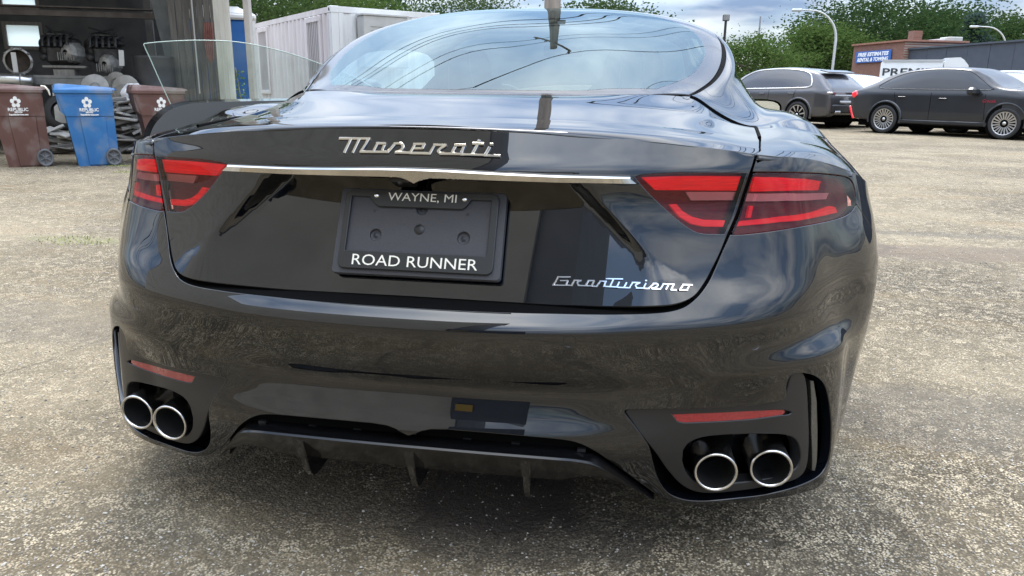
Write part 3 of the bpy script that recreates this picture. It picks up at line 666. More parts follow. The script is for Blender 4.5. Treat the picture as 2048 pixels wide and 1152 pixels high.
OUT = [('light_bar', [(1200, 214), (1330, 214), (1500, 222), (1590, 236), (1575, 284), (1450, 286), (1300, 292), (1178, 297)], LRED, -.011), ('clear_element', [(1160, 312), (1400, 306), (1640, 302), (1625, 336), (1400, 346), (1146, 352)], LGREY, -.013),
       ('reflex_block', [(1199, 313), (1217, 313), (1203, 352), (1183, 352)], LWHITE, -.012), ('reflex_block', [(1172, 380), (1190, 380), (1176, 443), (1157, 443)], LRED, -.012),
       ('lower_guide', [(1112, 466), (1350, 440), (1560, 408), (1640, 378), (1672, 384), (1684, 412), (1620, 428), (1560, 440), (1350, 468), (1094, 492)], LRED, -.011)]
for sgn in (1, -1):
    for poly, items, nm in ((li_poly, INN, 'boot_lamp'), (lo_poly, OUT, 'wing_lamp')):
        P = poly * [sgn, 1]
        lamp = panel(nm, Fs, P, (), (.012, .010), LENS, car, rim=.004, off=-.0010)
        panel('housing', Fs, ring(P, .002), (), (.012, .010), LDARK, lamp, rim=0, off=-.020)
        for inm, pl, mt, of in items:
            q = f_px(r6(pl)) * [sgn, 1]
            panel(inm, Fs, q, (), (.010, .008), mt, lamp, rim=.008, off=of, edge=.0008)
    # dark surround seal
# ---- chrome strip across the boot
ts = f_px([(1261, 350.5), (1185, 349), (1109, 347.3), (1030, 344), (952, 340), (900, 337)]); bs2 = f_px([(1273, 367), (1200, 366), (1124, 365), (1046, 362.5), (970, 360), (905, 357.5)])
ss = np.linspace(0, ts[0][0], 60); zt = np.interp(ss, np.r_[0, ts[::-1, 0]], np.r_[ts[-1, 1] + .0006, ts[::-1, 1]]); zb = np.interp(ss, np.r_[0, bs2[::-1, 0]], np.r_[bs2[-1, 1] + .0004, bs2[::-1, 1]])
dip = np.array([.0115 * max(0, 1 - abs(q) / .034) ** 1.6 for q in ss]); zb = zb - dip
def strip_mesh():
    vs = []; sv = np.concatenate([-ss[:0:-1], ss]); T_ = np.concatenate([zt[:0:-1], zt]); B_ = np.concatenate([zb[:0:-1], zb])
    for i, (s_, a, b) in enumerate(zip(sv, T_, B_)):
        se = 0.004 * min(1, (ts[0][0] - abs(s_)) / .02)
        p = Fs([[s_, (a + b) / 2]])[0]; pt = Fs([[s_ + math.copysign(0, s_), a]])[0]; sl_ = (bs2[0][0] - ts[0][0]) * (abs(s_) / ts[0][0]) ** 12 * (1 if s_ > 0 else -1)
        q = Fs([[s_ + sl_, b]])[0]
        vs += [(pt[0], pt[1] + .02, a + .001), (pt[0], pt[1] - .005, a), (pt[0], pt[1] - .012, a - .0022), (pt[0], pt[1] - .0148, a - .0052), (q[0], pt[1] - .0140, b + .0010), (q[0], pt[1] - .0115, b), (q[0], q[1] + .10, b + .006)]
    n = len(sv); fs = [(7 * i + k, 7 * i + 7 + k, 7 * i + 8 + k, 7 * i + 1 + k) for i in range(n - 1) for k in range(6)]
    fs += [tuple(range(7)), tuple(range(7 * (n - 1) + 6, 7 * (n - 1) - 1, -1))]
    return mesh('chrome_strip', vs, [f[::-1] for f in fs], CHROME, lid)
st = strip_mesh()
for f in st.data.polygons: f.use_smooth = len(f.vertices) == 4
st.data.set_sharp_from_angle(angle=R(18))
# ---- reversing camera under the strip
cp = at_y((799, 365.5), .012); mb = MB(); mb.lathe([(.0001, .0), (.0045, 0), (.0065, -.002), (.0085, -.006), (.0090, -.02)], cp, (0, -.92, -.38), 20)
cmr = mb.build('reversing_camera', MATTE, lid); hb = MB().box((cp[0] + .001, cp[1] + .025, cp[2] + .006), (.046, .05, .026), Matrix.Rotation(R(-20), 3, 'X'), bev=.004).build('camera_housing', MATTE, cmr)
MB().lathe([(.0001, .001), (.0028, .0005), (.0032, -.001)], cp, (0, -.92, -.38), 14).build('camera_lens', mat('camera glass', (.01, .01, .02), .05, coat=1), cmr)

# ---- number plate bracket, frame, lettering
PT = R(26.3); PO = np.array([0, 0, .726]); PU = np.array([0, math.sin(PT), math.cos(PT)]); PN = np.array([0, -math.cos(PT), math.sin(PT)])
def plate_px(px):
    d = ray(px); t = ((PO - CAM) @ PN) / (d @ PN); q = CAM + d * t - PO; return (q[0], q @ PU)
def pl3(a, b, c): return tuple(PO + np.array([a, 0, 0]) + PU * b + PN * c)
pz = lambda l: [plate_px((640 + .3125 * x, 240 + .3125 * y)) for x, y in l]
def rrect(x0, x1, y0, y1, r, n=5):
    o = []
    for cx, cy, a in ((x1 - r, y1 - r, 0), (x0 + r, y1 - r, 90), (x0 + r, y0 + r, 180), (x1 - r, y0 + r, 270)):
        o += [(cx + r * math.cos(R(a + 90 * i / n)), cy + r * math.sin(R(a + 90 * i / n))) for i in range(n + 1)]
    return o
PlateS = lambda uv: PO + np.stack([uv[:, 0], uv[:, 1] * PU[1], uv[:, 1] * PU[2]], -1)
PlateS_ = lambda uv: PlateS(np.atleast_2d(np.asarray(uv, float)))
BRK = noise_mat('bracket plastic', (.034, .034, .040), (.042, .042, .048), 300, .48, bump=.15, bscale=900)
FRM = mat('frame plastic', (.016, .017, .018), .33)
LETTER = mat('cream lettering', (.80, .76, .66), .45)
holder = panel('plate_bracket', PlateS_, rrect(-.168, .169, -.0885, .0845, .006), [circ((a, b), r_) for a, b, r_ in [(*pz([(350, 730)])[0], .0135), (*pz([(632, 697)])[0], .0112), (*pz([(915, 752)])[0], .0142), (*pz([(650, 566)])[0], .0135)]], (.01, .01), BRK, lid, rim=.016, off=-.0040, edge=.002)
for q, r_ in (((350, 730), .0130), ((915, 752), .0137), ((650, 566), .0130)):
    c0 = pz([q])[0]; mb = MB(); mb.lathe([(r_, -.004), (r_ * .93, -.010), (r_ * .75, -.0115), (r_ * .28, -.0115), (r_ * .2, -.009), (.0001, -.009)], pl3(*c0, 0), tuple(PN), 24)
    mb.build('screw_well', BRK, holder)
c0 = pz([(632, 697)])[0]; MB().lathe([(.0105, -.0035), (.0100, -.0028), (.0001, -.0028)], pl3(*c0, 0), tuple(PN), 24).build('rubber_plug', MATTE, holder)
for q in ((347, 578), (943, 602)):
    MB().lathe([(.003, -.0038), (.002, -.0030), (.0001, -.0045)], pl3(*pz([q])[0], 0), tuple(PN), 12).build('pin_hole', MATTE, holder)
fo_ = rrect(-.1555, .1555, -.0795, .0795, .012)
a0 = pz([(205, 480), (330, 475), (362, 540), (372, 546), (915, 573), (928, 568), (970, 505), (1105, 515), (1065, 885), (165, 835)])
xl, xr = a0[0][0], a0[7][0]; yt = (a0[0][1] + a0[7][1]) / 2; yb = (a0[8][1] + a0[9][1]) / 2; yl = (a0[3][1] + a0[4][1]) / 2
win = [(xl, yb), (xl, yt), (a0[1][0] - .002, yt), (a0[2][0], yl + .004), (a0[3][0] + .002, yl), (a0[4][0] - .002, yl), (a0[5][0], yl + .004), (a0[6][0], yt), (xr, yt), (xr, yb)]
pf = panel('plate_frame', PlateS_, fo_, [win], (.012, .012), FRM, lid, rim=.005, off=.0035, edge=.0016)
def plate_text(t, cpx, capx, wpx, nm):
    cx, cy = plate_px(cpx); o = text_mesh(t, 1., nm, LETTER, pf, Matrix.Identity(4), depth=.0)
    vs = np.array([v.co[:] for v in o.data.vertices]); lo, hi = vs.min(0), vs.max(0)
    capy = .729 if ',' in t else (hi[1] - lo[1]); base_y = 0
    W = wpx * .1555 * 2 / 303.; H = capx * .159 / 160.
    ys = vs[:, 1]; top = ys.max(); bot = top - capy if ',' in t else ys.min()
    for v, p in zip(o.data.vertices, vs):
        a = (p[0] - (lo[0] + hi[0]) / 2) / (hi[0] - lo[0]) * W + cx; b = (p[1] - (top + bot) / 2) / (top - bot) * H + cy
        v.co = pl3(a, b, .0039 + (.0003 if p[2] >= 0 else .0))
    return o
plate_text('WAYNE, MI', (640 + .3125 * 657, 240 + .3125 * 502), 17.5, 137, 'lettering')
plate_text('ROAD RUNNER', (640 + .3125 * 605, 240 + .3125 * 912), 22, 247, 'lettering')
for q in ((369, 488), (930, 513)):
    MB().lathe([(.0055, .003), (.0055, .007), (.004, .0088), (.0001, .0092)], pl3(*pz([q])[0], 0), tuple(PN), 14).build('plate_screw', CHROME2, pf)

# ---- script badges, drawn as strokes on the paint
def strokes(name, S, inv, mp, letters, width, h, m, parent):
    root = None; cnt = 0
    for li, let in enumerate(letters):
        mb = MB()
        for pl in let:
            uv = inv([mp(*q) for q in (sm(pl, 4) if len(pl) > 2 else pl)]); P = S(uv); N = normals(S, uv, (.002, .002), False)
            t = np.gradient(P, axis=0); t /= np.linalg.norm(t, axis=1)[:, None] + 1e-12; o = np.cross(t, N); n = len(P); vs = []
            hh = h + .00022 * (cnt % 7); cnt += 1; P = P.copy(); P[0] -= t[0] * width * .25; P[-1] += t[-1] * width * .25
            for p, q_, nn in zip(P, o, N):
                vs += [p + q_ * width / 2 - nn * .001, p + q_ * width * .5 + nn * (hh - .0006), p + q_ * width * .34 + nn * hh, p - q_ * width * .34 + nn * hh, p - q_ * width * .5 + nn * (hh - .0006), p - q_ * width / 2 - nn * .001]
            fs = [(6 * i + k, 6 * i + k + 1, 6 * i + 7 + k, 6 * i + 6 + k) for i in range(n - 1) for k in range(5)] + [tuple(range(5, -1, -1)), tuple(range(6 * n - 6, 6 * n))]
            mb.add(vs, [f[::-1] for f in fs])
        if root is None: root = mb.build(name, m, parent)
        else: mb.build('letter', m, root)
    return root
mz = lambda x, y: (660 + .18228 * x, 270 + .18228 * y)
strokes('script_badge', Fs, lambda l: f2_px(l), mz, [
 [[(112, 44), (440, 44)], [(232, 52), (164, 196)], [(326, 52), (256, 196)], [(428, 50), (392, 112), (346, 182)], [(340, 190), (480, 191), (640, 192)]],
 [[(612, 100), (520, 101)], [(526, 104), (500, 150), (482, 186)], [(604, 106), (580, 160), (572, 188)]],
 [[(640, 190), (676, 150), (716, 102)], [(712, 99), (776, 99), (803, 118), (800, 150), (772, 176), (728, 193)], [(724, 197), (800, 198), (890, 201)]],
 [[(884, 199), (908, 158), (934, 112)], [(926, 107), (1042, 107)], [(1040, 110), (1020, 150)], [(1016, 151), (916, 151)], [(884, 203), (1000, 205), (1100, 208)]],
 [[(1098, 206), (1124, 160), (1152, 116)], [(1146, 114), (1274, 117)], [(1268, 122), (1210, 160), (1194, 186), (1218, 208)], [(1214, 212), (1330, 213), (1446, 216)]],
 [[(1484, 118), (1376, 120)], [(1382, 124), (1350, 180), (1334, 208)], [(1474, 124), (1456, 166), (1440, 212)]],
 [[(1440, 219), (1500, 221), (1570, 222)], [(1640, 66), (1600, 150), (1562, 216)], [(1572, 102), (1682, 106)], [(1560, 224), (1690, 228)]],
 [[(1752, 146), (1728, 190), (1706, 224)], [(1764, 108), (1784, 108)], [(1692, 231), (1780, 234), (1862, 237)]]], .0056, .0035, CHROME, lid) if False else None
f2_px = invert(Fs, (-.35, .35, .85, .926), (200, 60))
LET1 = [
 [[(112, 44), (440, 44)], [(232, 52), (164, 196)], [(326, 52), (256, 196)], [(428, 50), (392, 112), (346, 182)], [(340, 190), (480, 191), (640, 192)]],
 [[(612, 100), (520, 101)], [(526, 104), (500, 150), (482, 186)], [(604, 106), (580, 160), (572, 188)]],
 [[(640, 190), (676, 150), (716, 102)], [(712, 99), (776, 99), (803, 118), (800, 150), (772, 176), (728, 193)], [(724, 197), (800, 198), (890, 201)]],
 [[(884, 199), (908, 158), (934, 112)], [(926, 107), (1042, 107)], [(1040, 110), (1020, 150)], [(1016, 151), (916, 151)], [(884, 203), (1000, 205), (1100, 208)]],
 [[(1098, 206), (1124, 160), (1152, 116)], [(1146, 114), (1274, 117)], [(1268, 122), (1210, 160), (1194, 186), (1218, 208)], [(1214, 212), (1330, 213), (1446, 216)]],
 [[(1484, 118), (1376, 120)], [(1382, 124), (1350, 180), (1334, 208)], [(1474, 124), (1456, 166), (1440, 212)]],
 [[(1440, 219), (1500, 221), (1570, 222)], [(1640, 66), (1600, 150), (1562, 216)], [(1572, 102), (1682, 106)], [(1560, 224), (1690, 228)]],
 [[(1752, 146), (1728, 190), (1706, 224)], [(1764, 108), (1784, 108)], [(1692, 231), (1780, 234), (1862, 237)]]]
strokes('script_badge', Fs, f2_px, mz, LET1, .0057, .0032, CHROME, lid)
l2_px = invert(Ls, (.20, .60, .60, .68), (200, 60)); gz = lambda x, y: (1080 + .17365 * x, 520 + .17361 * y)
LET2 = [
 [[(350, 197), (205, 197)], [(204, 202), (180, 250), (152, 288)], [(150, 293), (300, 295)], [(322, 240), (236, 241)], [(318, 244), (298, 290)]],
 [[(298, 294), (366, 297)], [(364, 295), (396, 238)], [(392, 236), (474, 238)], [(468, 242), (430, 264), (446, 292)], [(440, 297), (524, 299)]],
 [[(626, 240), (556, 240)], [(556, 244), (526, 296)], [(526, 300), (596, 302)], [(622, 244), (596, 298)], [(596, 305), (652, 307)]],
 [[(652, 305), (692, 248)], [(690, 246), (764, 249)], [(758, 252), (734, 304)]],
 [[(764, 219), (952, 222)], [(846, 226), (806, 308)], [(734, 308), (890, 315)]],
 [[(912, 258), (884, 312)], [(884, 318), (1034, 323)], [(996, 264), (966, 318)]],
 [[(1032, 321), (1066, 265)], [(1062, 262), (1152, 266)], [(1146, 269), (1100, 296), (1116, 320)], [(1110, 326), (1194, 328)]],
 [[(1218, 272), (1192, 324)], [(1190, 329), (1256, 332)], [(1216, 240), (1228, 240)]],
 [[(1252, 330), (1306, 278)], [(1302, 275), (1352, 281), (1340, 312), (1286, 331)], [(1290, 334), (1384, 337)]],
 [[(1382, 335), (1414, 281)], [(1410, 278), (1540, 284)], [(1478, 284), (1448, 340)], [(1534, 288), (1506, 342)], [(1502, 346), (1560, 348)]],
 [[(1746, 291), (1636, 288)], [(1640, 292), (1604, 346)], [(1600, 350), (1688, 352)], [(1716, 294), (1686, 348)]]]
strokes('script_badge', Ls, l2_px, gz, LET2, .0034, .0026, CHROME2, lid)

# ---- exhaust surrounds
CARBON = noise_mat('carbon blade', (.010, .010, .010), (.05, .05, .045), 400, .3, coat=.6, detail=0)
RREF = noise_mat('red reflector', (.34, .012, .02), (.22, .008, .014), 260, .25, coat=.8)
ins_poly = f_px(sm(rb([(214, 538), (236, 524), (600, 519), (900, 504), (1085, 480), (1140, 450), (1158, 400), (1180, 336), (1225, 316), (1252, 345), (1268, 500), (1270, 800), (1230, 905), (1080, 955), (800, 1000), (640, 1002), (540, 960), (455, 870), (385, 765), (342, 712)])))
oval = f_px(sm(rb([(540, 760), (580, 712), (680, 676), (900, 661), (1100, 661), (1190, 682), (1226, 732), (1231, 820), (1190, 882), (1080, 922), (800, 962), (640, 962), (560, 905), (532, 830)])))
refl = f_px(sm(rb([(468, 549), (700, 541), (1000, 527), (1130, 523), (1182, 546), (1100, 566), (900, 591), (560, 609), (508, 601)]), 4))
refl_in = f_px(sm(rb([(472, 551), (700, 543), (1000, 529), (1120, 525), (1138, 545), (1090, 564), (900, 588), (562, 606), (512, 599)]), 4))
blade = f_px(rb([(1296, 362), (1312, 362), (1330, 480), (1334, 640), (1330, 820), (1318, 880), (1304, 878), (1300, 640), (1302, 480)]))
def well(name, S, poly, d0, d1, m, parent, k=1.0, cap=True):
    p = dens(poly, .02); N = normals(S, p, (.002, .002), False); P = S(p); c = P.mean(0); n = len(P)
    a = P - N * d0; b = c + (P - c) * k + np.array([0, 1., 0]) * d1 * .9 ; vs = list(a) + list(b); fs = [(i, n + i, n + (i + 1) % n, (i + 1) % n) for i in range(n)]
    if cap: fs.append(tuple(range(n, 2 * n)))
    return mesh(name, vs, fs, m, parent)
for sgn in (1, -1):
    q = np.array([sgn, 1])
    sur = panel('exhaust_surround', Fs, ins_poly * q, [oval * q, refl * q], (.012, .010), MATTE, car, rim=.03, off=-.007, edge=.003)
    well('surround_cavity', Fs, insert_open * q, .004, .12, VOID, sur, .97)
    well('exhaust_recess', Fs, oval * q, .02, .10, GLOSSB, sur, .98)
    rf = panel('reflector', Fs, refl_in * q, (), (.010, .006), RREF, sur, rim=.006, off=-.0095)
    panel('reflector_slot', Fs, ring(refl * q, .001), (), (.012, .008), MATTE, rf, rim=0, off=-.016)
    panel('carbon_blade', Fs, blade * q, (), (.008, .01), CARBON, sur, rim=.03, off=-.010)
    for c_ in ((.611, .030, .2475), (.727, .076, .2435)):
        ax = (sgn * .06, -1, -.06); mb = MB(); pr = [(.036, -.16), (.0435, -.10), (.0438, -.012), (.0440, -.003), (.0432, .0006), (.0412, .0014), (.0388, .0004), (.0376, -.004)]
        mb.lathe(pr, (sgn * c_[0], c_[1], c_[2]), ax, 40); tip = mb.build('exhaust_tip', STEEL, sur)
        MB().lathe([(.0376, -.0042), (.037, -.03), (.034, -.12), (.0001, -.12)], (sgn * c_[0], c_[1], c_[2]), ax, 32).build('tip_bore', mat('soot', (.006, .006, .006), .7), tip)

# ---- diffuser
DE = sm([(0, -.108, .3165), (.15, -.106, .316), (.29, -.100, .3145), (.335, -.093, .311), (.372, -.080, .299), (.41, -.050, .264), (.445, -.018, .226), (.490, .022, .180)], 6)
DB = []
for x, y, z in DE:
    t = min(1, max(0, (x - .30) / .16)); DB.append((x, y + .05 * (1 - t) + .006, max(z - .072 * (1 - t) - .004, .172)))
vs = []; rows_ = []
for e, b in zip(DE, DB):
    e = np.array(e); b = np.array(b); rows_.append([e + [0, .05, .002], e + [0, .003, 0], e + [0, -.001, -.003], e * .5 + b * .5 + [0, -.004, 0], b, b + [0, .35, -.01]])
allr = [[q * [-1, 1, 1] for q in r_] for r_ in rows_[:0:-1]] + rows_; vs = [q for r_ in allr for q in r_]; n_ = len(allr); fs = [(6 * i + k, 6 * i + 1 + k, 6 * i + 7 + k, 6 * i + 6 + k) for i in range(n_ - 1) for k in range(5)]
dif = mesh('diffuser', vs, fs, mat('gloss black diffuser', (.004, .004, .0045), .12, spec=.35), car, True); dif.data.set_sharp_from_angle(angle=R(30))
for x0 in (-.235, 0.0, .235):
    mb = MB(); yy, zz0 = float(np.interp(abs(x0), DE[:, 0], DE[:, 1])), float(np.interp(abs(x0), DE[:, 0], DE[:, 2])); w0 = .006
    prof = [(yy + .004, zz0 - .006), (yy + .020, zz0 - .055), (yy + .045, zz0 - .105), (yy + .060, zz0 - .122), (yy + .085, zz0 - .125), (yy + .30, zz0 - .10), (yy + .30, zz0 - .01), (yy + .03, zz0 - .006)]
    l = len(prof); vs = []
    for sx in (-1, 1):
        for i, (y, z) in enumerate(prof): vs.append((x0 + sx * (w0 + (.006 if i in (0, 7, 6, 5) else 0)), y, z))
    fs = [tuple(range(l - 1, -1, -1)), tuple(range(l, 2 * l))] + [(i, (i + 1) % l, l + (i + 1) % l, l + i) for i in range(l)]
    mesh('diffuser_fin', vs, [f[::-1] for f in fs], GLOSSB, dif)
for px in ((526, 843), (626, 852), (716, 859), (826, 868), (935, 878), (1032, 886), (1163, 899)):
    o3 = at_y(px, -.055); MB().box(o3, (.016, .01, .006)).build('vent_clip', MATTE, dif)
# dark grille slot behind the bumper's lower edge
vs = []
for e in DE: vs += [(e[0], e[1] + .045, e[2] - .02), (e[0], e[1] + .06, e[2] + .06)]
n_ = len(DE); fs = [(2 * i, 2 * i + 2, 2 * i + 3, 2 * i + 1) for i in range(n_ - 1)]; vs += [(-a, b, c) for a, b, c in vs]; fs += [tuple(i + 2 * n_ for i in f[::-1]) for f in fs]
mesh('grille_slot', vs, fs, VOID, dif)
# underbody tray
MB().box((0, 2.2, .235), (1.5, 3.9, .06)).build('floor_pan', VOID, car)
MB().box((0, .32, .42), (1.30, .42, .36)).build('rear_crash_structure', VOID, car)

# ---- wheels
TYRE = noise_mat('tyre rubber', (.018, .018, .018), (.03, .03, .03), 60, .8, bump=.3, bscale=200)
RIM = mat('dark alloy', (.05, .05, .052), .3, .9)
def wheel(parent, x, y, r=.355, w_=.29, rim_r=.262, spokes=10, m=RIM, sgn=1, hubc=None, rz=0, tw=0.):
    cx = x; o = Vector((cx, y, r)); ax = (sgn, 0, 0); h = w_ / 2
    wh = MB().lathe([(rim_r, -h), (r - .03, -h), (r - .008, -h + .02), (r, -h + .05), (r, h - .05), (r - .008, h - .02), (r - .03, h), (rim_r + .006, h - .004), (rim_r, h - .012)], o, ax, 40)
    t = wh.build('wheel', TYRE, parent)
    mb = MB().lathe([(rim_r, h - .012), (rim_r - .012, h - .012), (rim_r - .016, h - .06), (rim_r - .02, -h + .03), (rim_r - .001, -h)], o, ax, 36)
    mb.lathe([(.0001, h - .02), (.035, h - .022), (.05, h - .035), (.055, h - .08)], o, ax, 20)
    q = Vector(ax).to_track_quat('Z', 'Y')
    for i in range(spokes):
        a = 2 * math.pi * i / spokes; ca, sa = math.cos(a), math.sin(a); b = []
        for rr, ww, hh in ((.045, .016, h - .03), (rim_r - .012, .020, h - .014)):
            for sx in (-1, 1):
                for dz_ in (0, -.03):
                    px_, py_ = rr, sx * ww; b.append(o + q @ Vector((px_ * ca - py_ * sa, px_ * sa + py_ * ca, hh + dz_)))
        mb.add(b, [(0, 2, 6, 4), (1, 5, 7, 3), (0, 4, 5, 1), (2, 3, 7, 6), (4, 6, 7, 5)])
    mb.build('rim', m, t)
    MB().lathe([(.0001, h - .075), (.17, h - .075), (.17, h - .10)], o, ax, 30).build('brake_disc', mat('brake disc', (.18, .17, .16), .4, .8), t)
    return t
for sgn in (1, -1):
    wheel(car, sgn * .845, AX_Y, .357, .285, .265, 10, RIM, sgn); wheel(car, sgn * .84, AXF, .35, .26, .26, 10, RIM, sgn)
    # wheel-house liners
    for yy, s0 in ((AX_Y, 0), (AXF, 0)):
        MB().lathe([(.40, -.25), (.40, .0)], (sgn * .92, yy, .36), (sgn, 0, 0), 24, a0=R(-20), a1=R(200)).build('wheel_liner', VOID, car)

# ---- cabin
LEATH = mat('dark leather', (.018, .017, .017), .5); TRIMD = mat('dark trim', (.022, .021, .021), .6)
STITCH = mat('pale stitching', (.55, .53, .5), .7)
def loft_box(name, secs, m, parent):
    """stack of rounded rectangles: (centre, half-width, half-depth)"""
    vs = []; n = 16
    for (cx, cy, cz), hx, hy in secs:
        for i in range(n):
            a = 2 * math.pi * i / n; c_, s_ = math.cos(a), math.sin(a)
            vs.append((cx + hx * math.copysign(abs(c_) ** .5, c_), cy + hy * math.copysign(abs(s_) ** .5, s_), cz))
    k = len(secs); fs = [(j * n + i, j * n + (i + 1) % n, (j + 1) * n + (i + 1) % n, (j + 1) * n + i) for j in range(k - 1) for i in range(n)] + [tuple(range(n - 1, -1, -1)), tuple(range((k - 1) * n, k * n))]
    return mesh(name, vs, fs, m, parent, True)
tub = MB().box((0, 2.1, .40), (1.55, 2.9, .2)).build('cabin_floor', TRIMD, car)
vs = [(-.55, .60, .965), (0, .52, .965), (.55, .60, .965), (.62, 1.02, .90), (0, 1.05, .90), (-.62, 1.02, .90)]
mesh('parcel_shelf', vs, [(0, 1, 4, 5), (1, 2, 3, 4)], TRIMD, car)
for x in (-.37, .37):
    st_ = loft_box('front_seat', [((x, 2.35, .45), .24, .25), ((x, 2.3, .62), .25, .26), ((x, 2.12, .68), .23, .09), ((x, 2.06, .85), .235, .075), ((x, 2.0, 1.0), .20, .06), ((x, 1.97, 1.06), .13, .05), ((x, 1.95, 1.12), .125, .05), ((x, 1.945, 1.165), .10, .04)], LEATH, car)
    for d in (-.06, .06): MB().tube([(x + d, 1.985, .84), (x + d, 1.935, .99), (x + d * .8, 1.897, 1.08), (x + d * .7, 1.90, 1.15)], .003, 5).build('stitching', STITCH, st_)
    loft_box('rear_seat', [((x, 1.45, .50), .27, .24), ((x, 1.42, .62), .27, .24), ((x, 1.22, .68), .26, .09), ((x, 1.14, .85), .25, .07), ((x, 1.10, .94), .18, .05)], LEATH, car)
loft_box('dashboard', [((0, 3.15, .70), .74, .18), ((0, 3.2, .85), .75, .22), ((0, 3.3, .92), .74, .22)], TRIMD, car)
mb = MB(); mb.lathe([(.175, -.012), (.187, 0), (.175, .012), (.163, 0), (.175, -.012)], (-.37, 2.85, .86), (0, -1, .35), 28); mb.box((-.37, 2.86, .855), (.34, .03, .05)); mb.build('steering_wheel', TRIMD, car)
MB().box((0, 2.62, 1.20), (.20, .03, .06), bev=.01).build('rear_view_mirror', TRIMD, car)

# ---- open driver's door (left), hinged at its front edge
TH = R(57); HX, HY = -.945, 3.02; DD = np.array([-math.sin(TH), -math.cos(TH), 0]); DI = np.array([math.cos(TH), -math.sin(TH), 0])   # along the door, towards its inner face
def dp(t, z, off=0.): q = np.array([HX, HY, 0]) + DD * t + DI * off; return (q[0], q[1], z)
def door_px(px):
    d = ray(px); nrm_ = DI; t = ((np.array([HX, HY, 0]) - CAM) @ nrm_) / (d @ nrm_); q = CAM + d * t; return ((q - np.array([HX, HY, 0])) @ DD, q[2])
door = mesh('open_door_skin', [], [], PAINT, car); bpy.data.objects.remove(door)
outl = [(0.0, .26), (.35, .245), (1.24, .26), (1.36, .40), (1.44, .55), (1.46, .68), (1.43, .79), (1.37, .865), (1.30, .905), (1.22, .925), (.80, .940), (.35, .945), (0, .925), (-.02, .60)]
outl = [tuple(q) for q in sm(outl + outl[:1], 4)[:-1]]
n_ = len(outl); sk = []; ink = []
for t, z in outl: sk.append(dp(t, z, -.085 + .10 * abs(z - .58) ** 1.5)); ink.append(dp(t - .03 * (t > 1), z - .01, .085 - .10 * max(0, z - .7)))
door = MB(); cen_o = dp(.65, .6, -.115); cen_i = dp(.65, .6, .10)
door.add(sk + [cen_o], [(i, (i + 1) % n_, n_) for i in range(n_)], True); door_o = door.build('door', PAINT, car)
MB().add(ink + [cen_i], [((i + 1) % n_, i, n_) for i in range(n_)], True).build('door_trim', mat('door card', (.075, .078, .080), .5), door_o)
MB().add(sk + ink, [(i, n_ + i, n_ + (i + 1) % n_, (i + 1) % n_) for i in range(n_)]).build('door_edge', GLOSSB, door_o)
ar = MB().box(dp(.62, .66, .12), (.07, .07, .06)); 
MB().tube([dp(.25, .60, .10), dp(.4, .66, .15), (dp(.8, .70, .16)), dp(1.12, .74, .13)], [.03, .045, .05, .03], 10).build('armrest', TRIMD, door_o)
gpx = sm([(341, 208), (318, 158), (300, 117), (287.5, 89.5), (289.5, 87), (330, 83), (380, 80.6), (430, 81), (480, 84.5), (540, 96), (600, 113), (660, 135), (720, 160), (760, 182)], 4)
gp2 = [door_px(q) for q in gpx]; gp2 = [(t, z) for t, z in gp2]; tl = gp2[-1][0]
poly = gp2 + [(tl, .90), (gp2[0][0], .88)]
DG = glass_mat('door glass', (.80, .88, .84), 1.5, base=.01)
go = MB(); m_ = len(poly); go.add([dp(t, z, -.012) for t, z in poly], [tuple(range(m_))]); g_o = go.build('door_glass', DG, door_o)
MB().tube([dp(t, z, -.012) for t, z in gp2], .0026, 6).build('glass_edge', mat('ground glass edge', (.42, .52, .46), .25), g_o)
# door mirrors
def mirror_part(parent, c, rz, sgn):
    Q = Matrix.Rotation(rz, 3, 'Z'); c = Vector(c); vs = []; n = 18
    for s_, k in ((-.06, .35), (-.05, .72), (-.02, .95), (.03, 1.0), (.07, .98)):
        for i in range(n):
            a = 2 * math.pi * i / n; ca, sa = math.cos(a), math.sin(a); vs.append(c + Q @ Vector((.115 * k * math.copysign(abs(ca) ** .6, ca), -s_, .068 * k * math.copysign(abs(sa) ** .6, sa))))
    fs = [(j * n + i, j * n + (i + 1) % n, (j + 1) * n + (i + 1) % n, (j + 1) * n + i) for j in range(4) for i in range(n)] + [tuple(range(n))]
    o = mesh('door_mirror', vs, fs, PAINT, parent, True)
    g = [c + Q @ Vector((.104 * math.copysign(abs(math.cos(2 * math.pi * i / n)) ** .6, math.cos(2 * math.pi * i / n)), -.066, .058 * math.copysign(abs(math.sin(2 * math.pi * i / n)) ** .6, math.sin(2 * math.pi * i / n)))) for i in range(n)]
    mesh('mirror_glass', g, [tuple(range(n))[::-1]], mat('mirror glass', (.8, .85, .84), .02, 1.), o)
    MB().bar(c + Q @ Vector((-sgn * .07, .03, -.04)), c + Q @ Vector((-sgn * .17, .06, -.08)), .022, 10).build('mirror_stalk', GLOSSB, o)
mirror_part(car, (1.02, 2.86, .905), R(0), 1)
mirror_part(door_o, dp(.20, .99, -.19), TH * -1 + R(8), -1)
MB().bar((0, 1.66, 1.297), (0, 1.72, 1.345), .012, 8, r2=.006).build('roof_antenna', PAINT, car) if False else None
# ================================================================== the yard
def at_z(px, z): d = ray(px); return CAM + d * ((z - CAM[2]) / d[2])
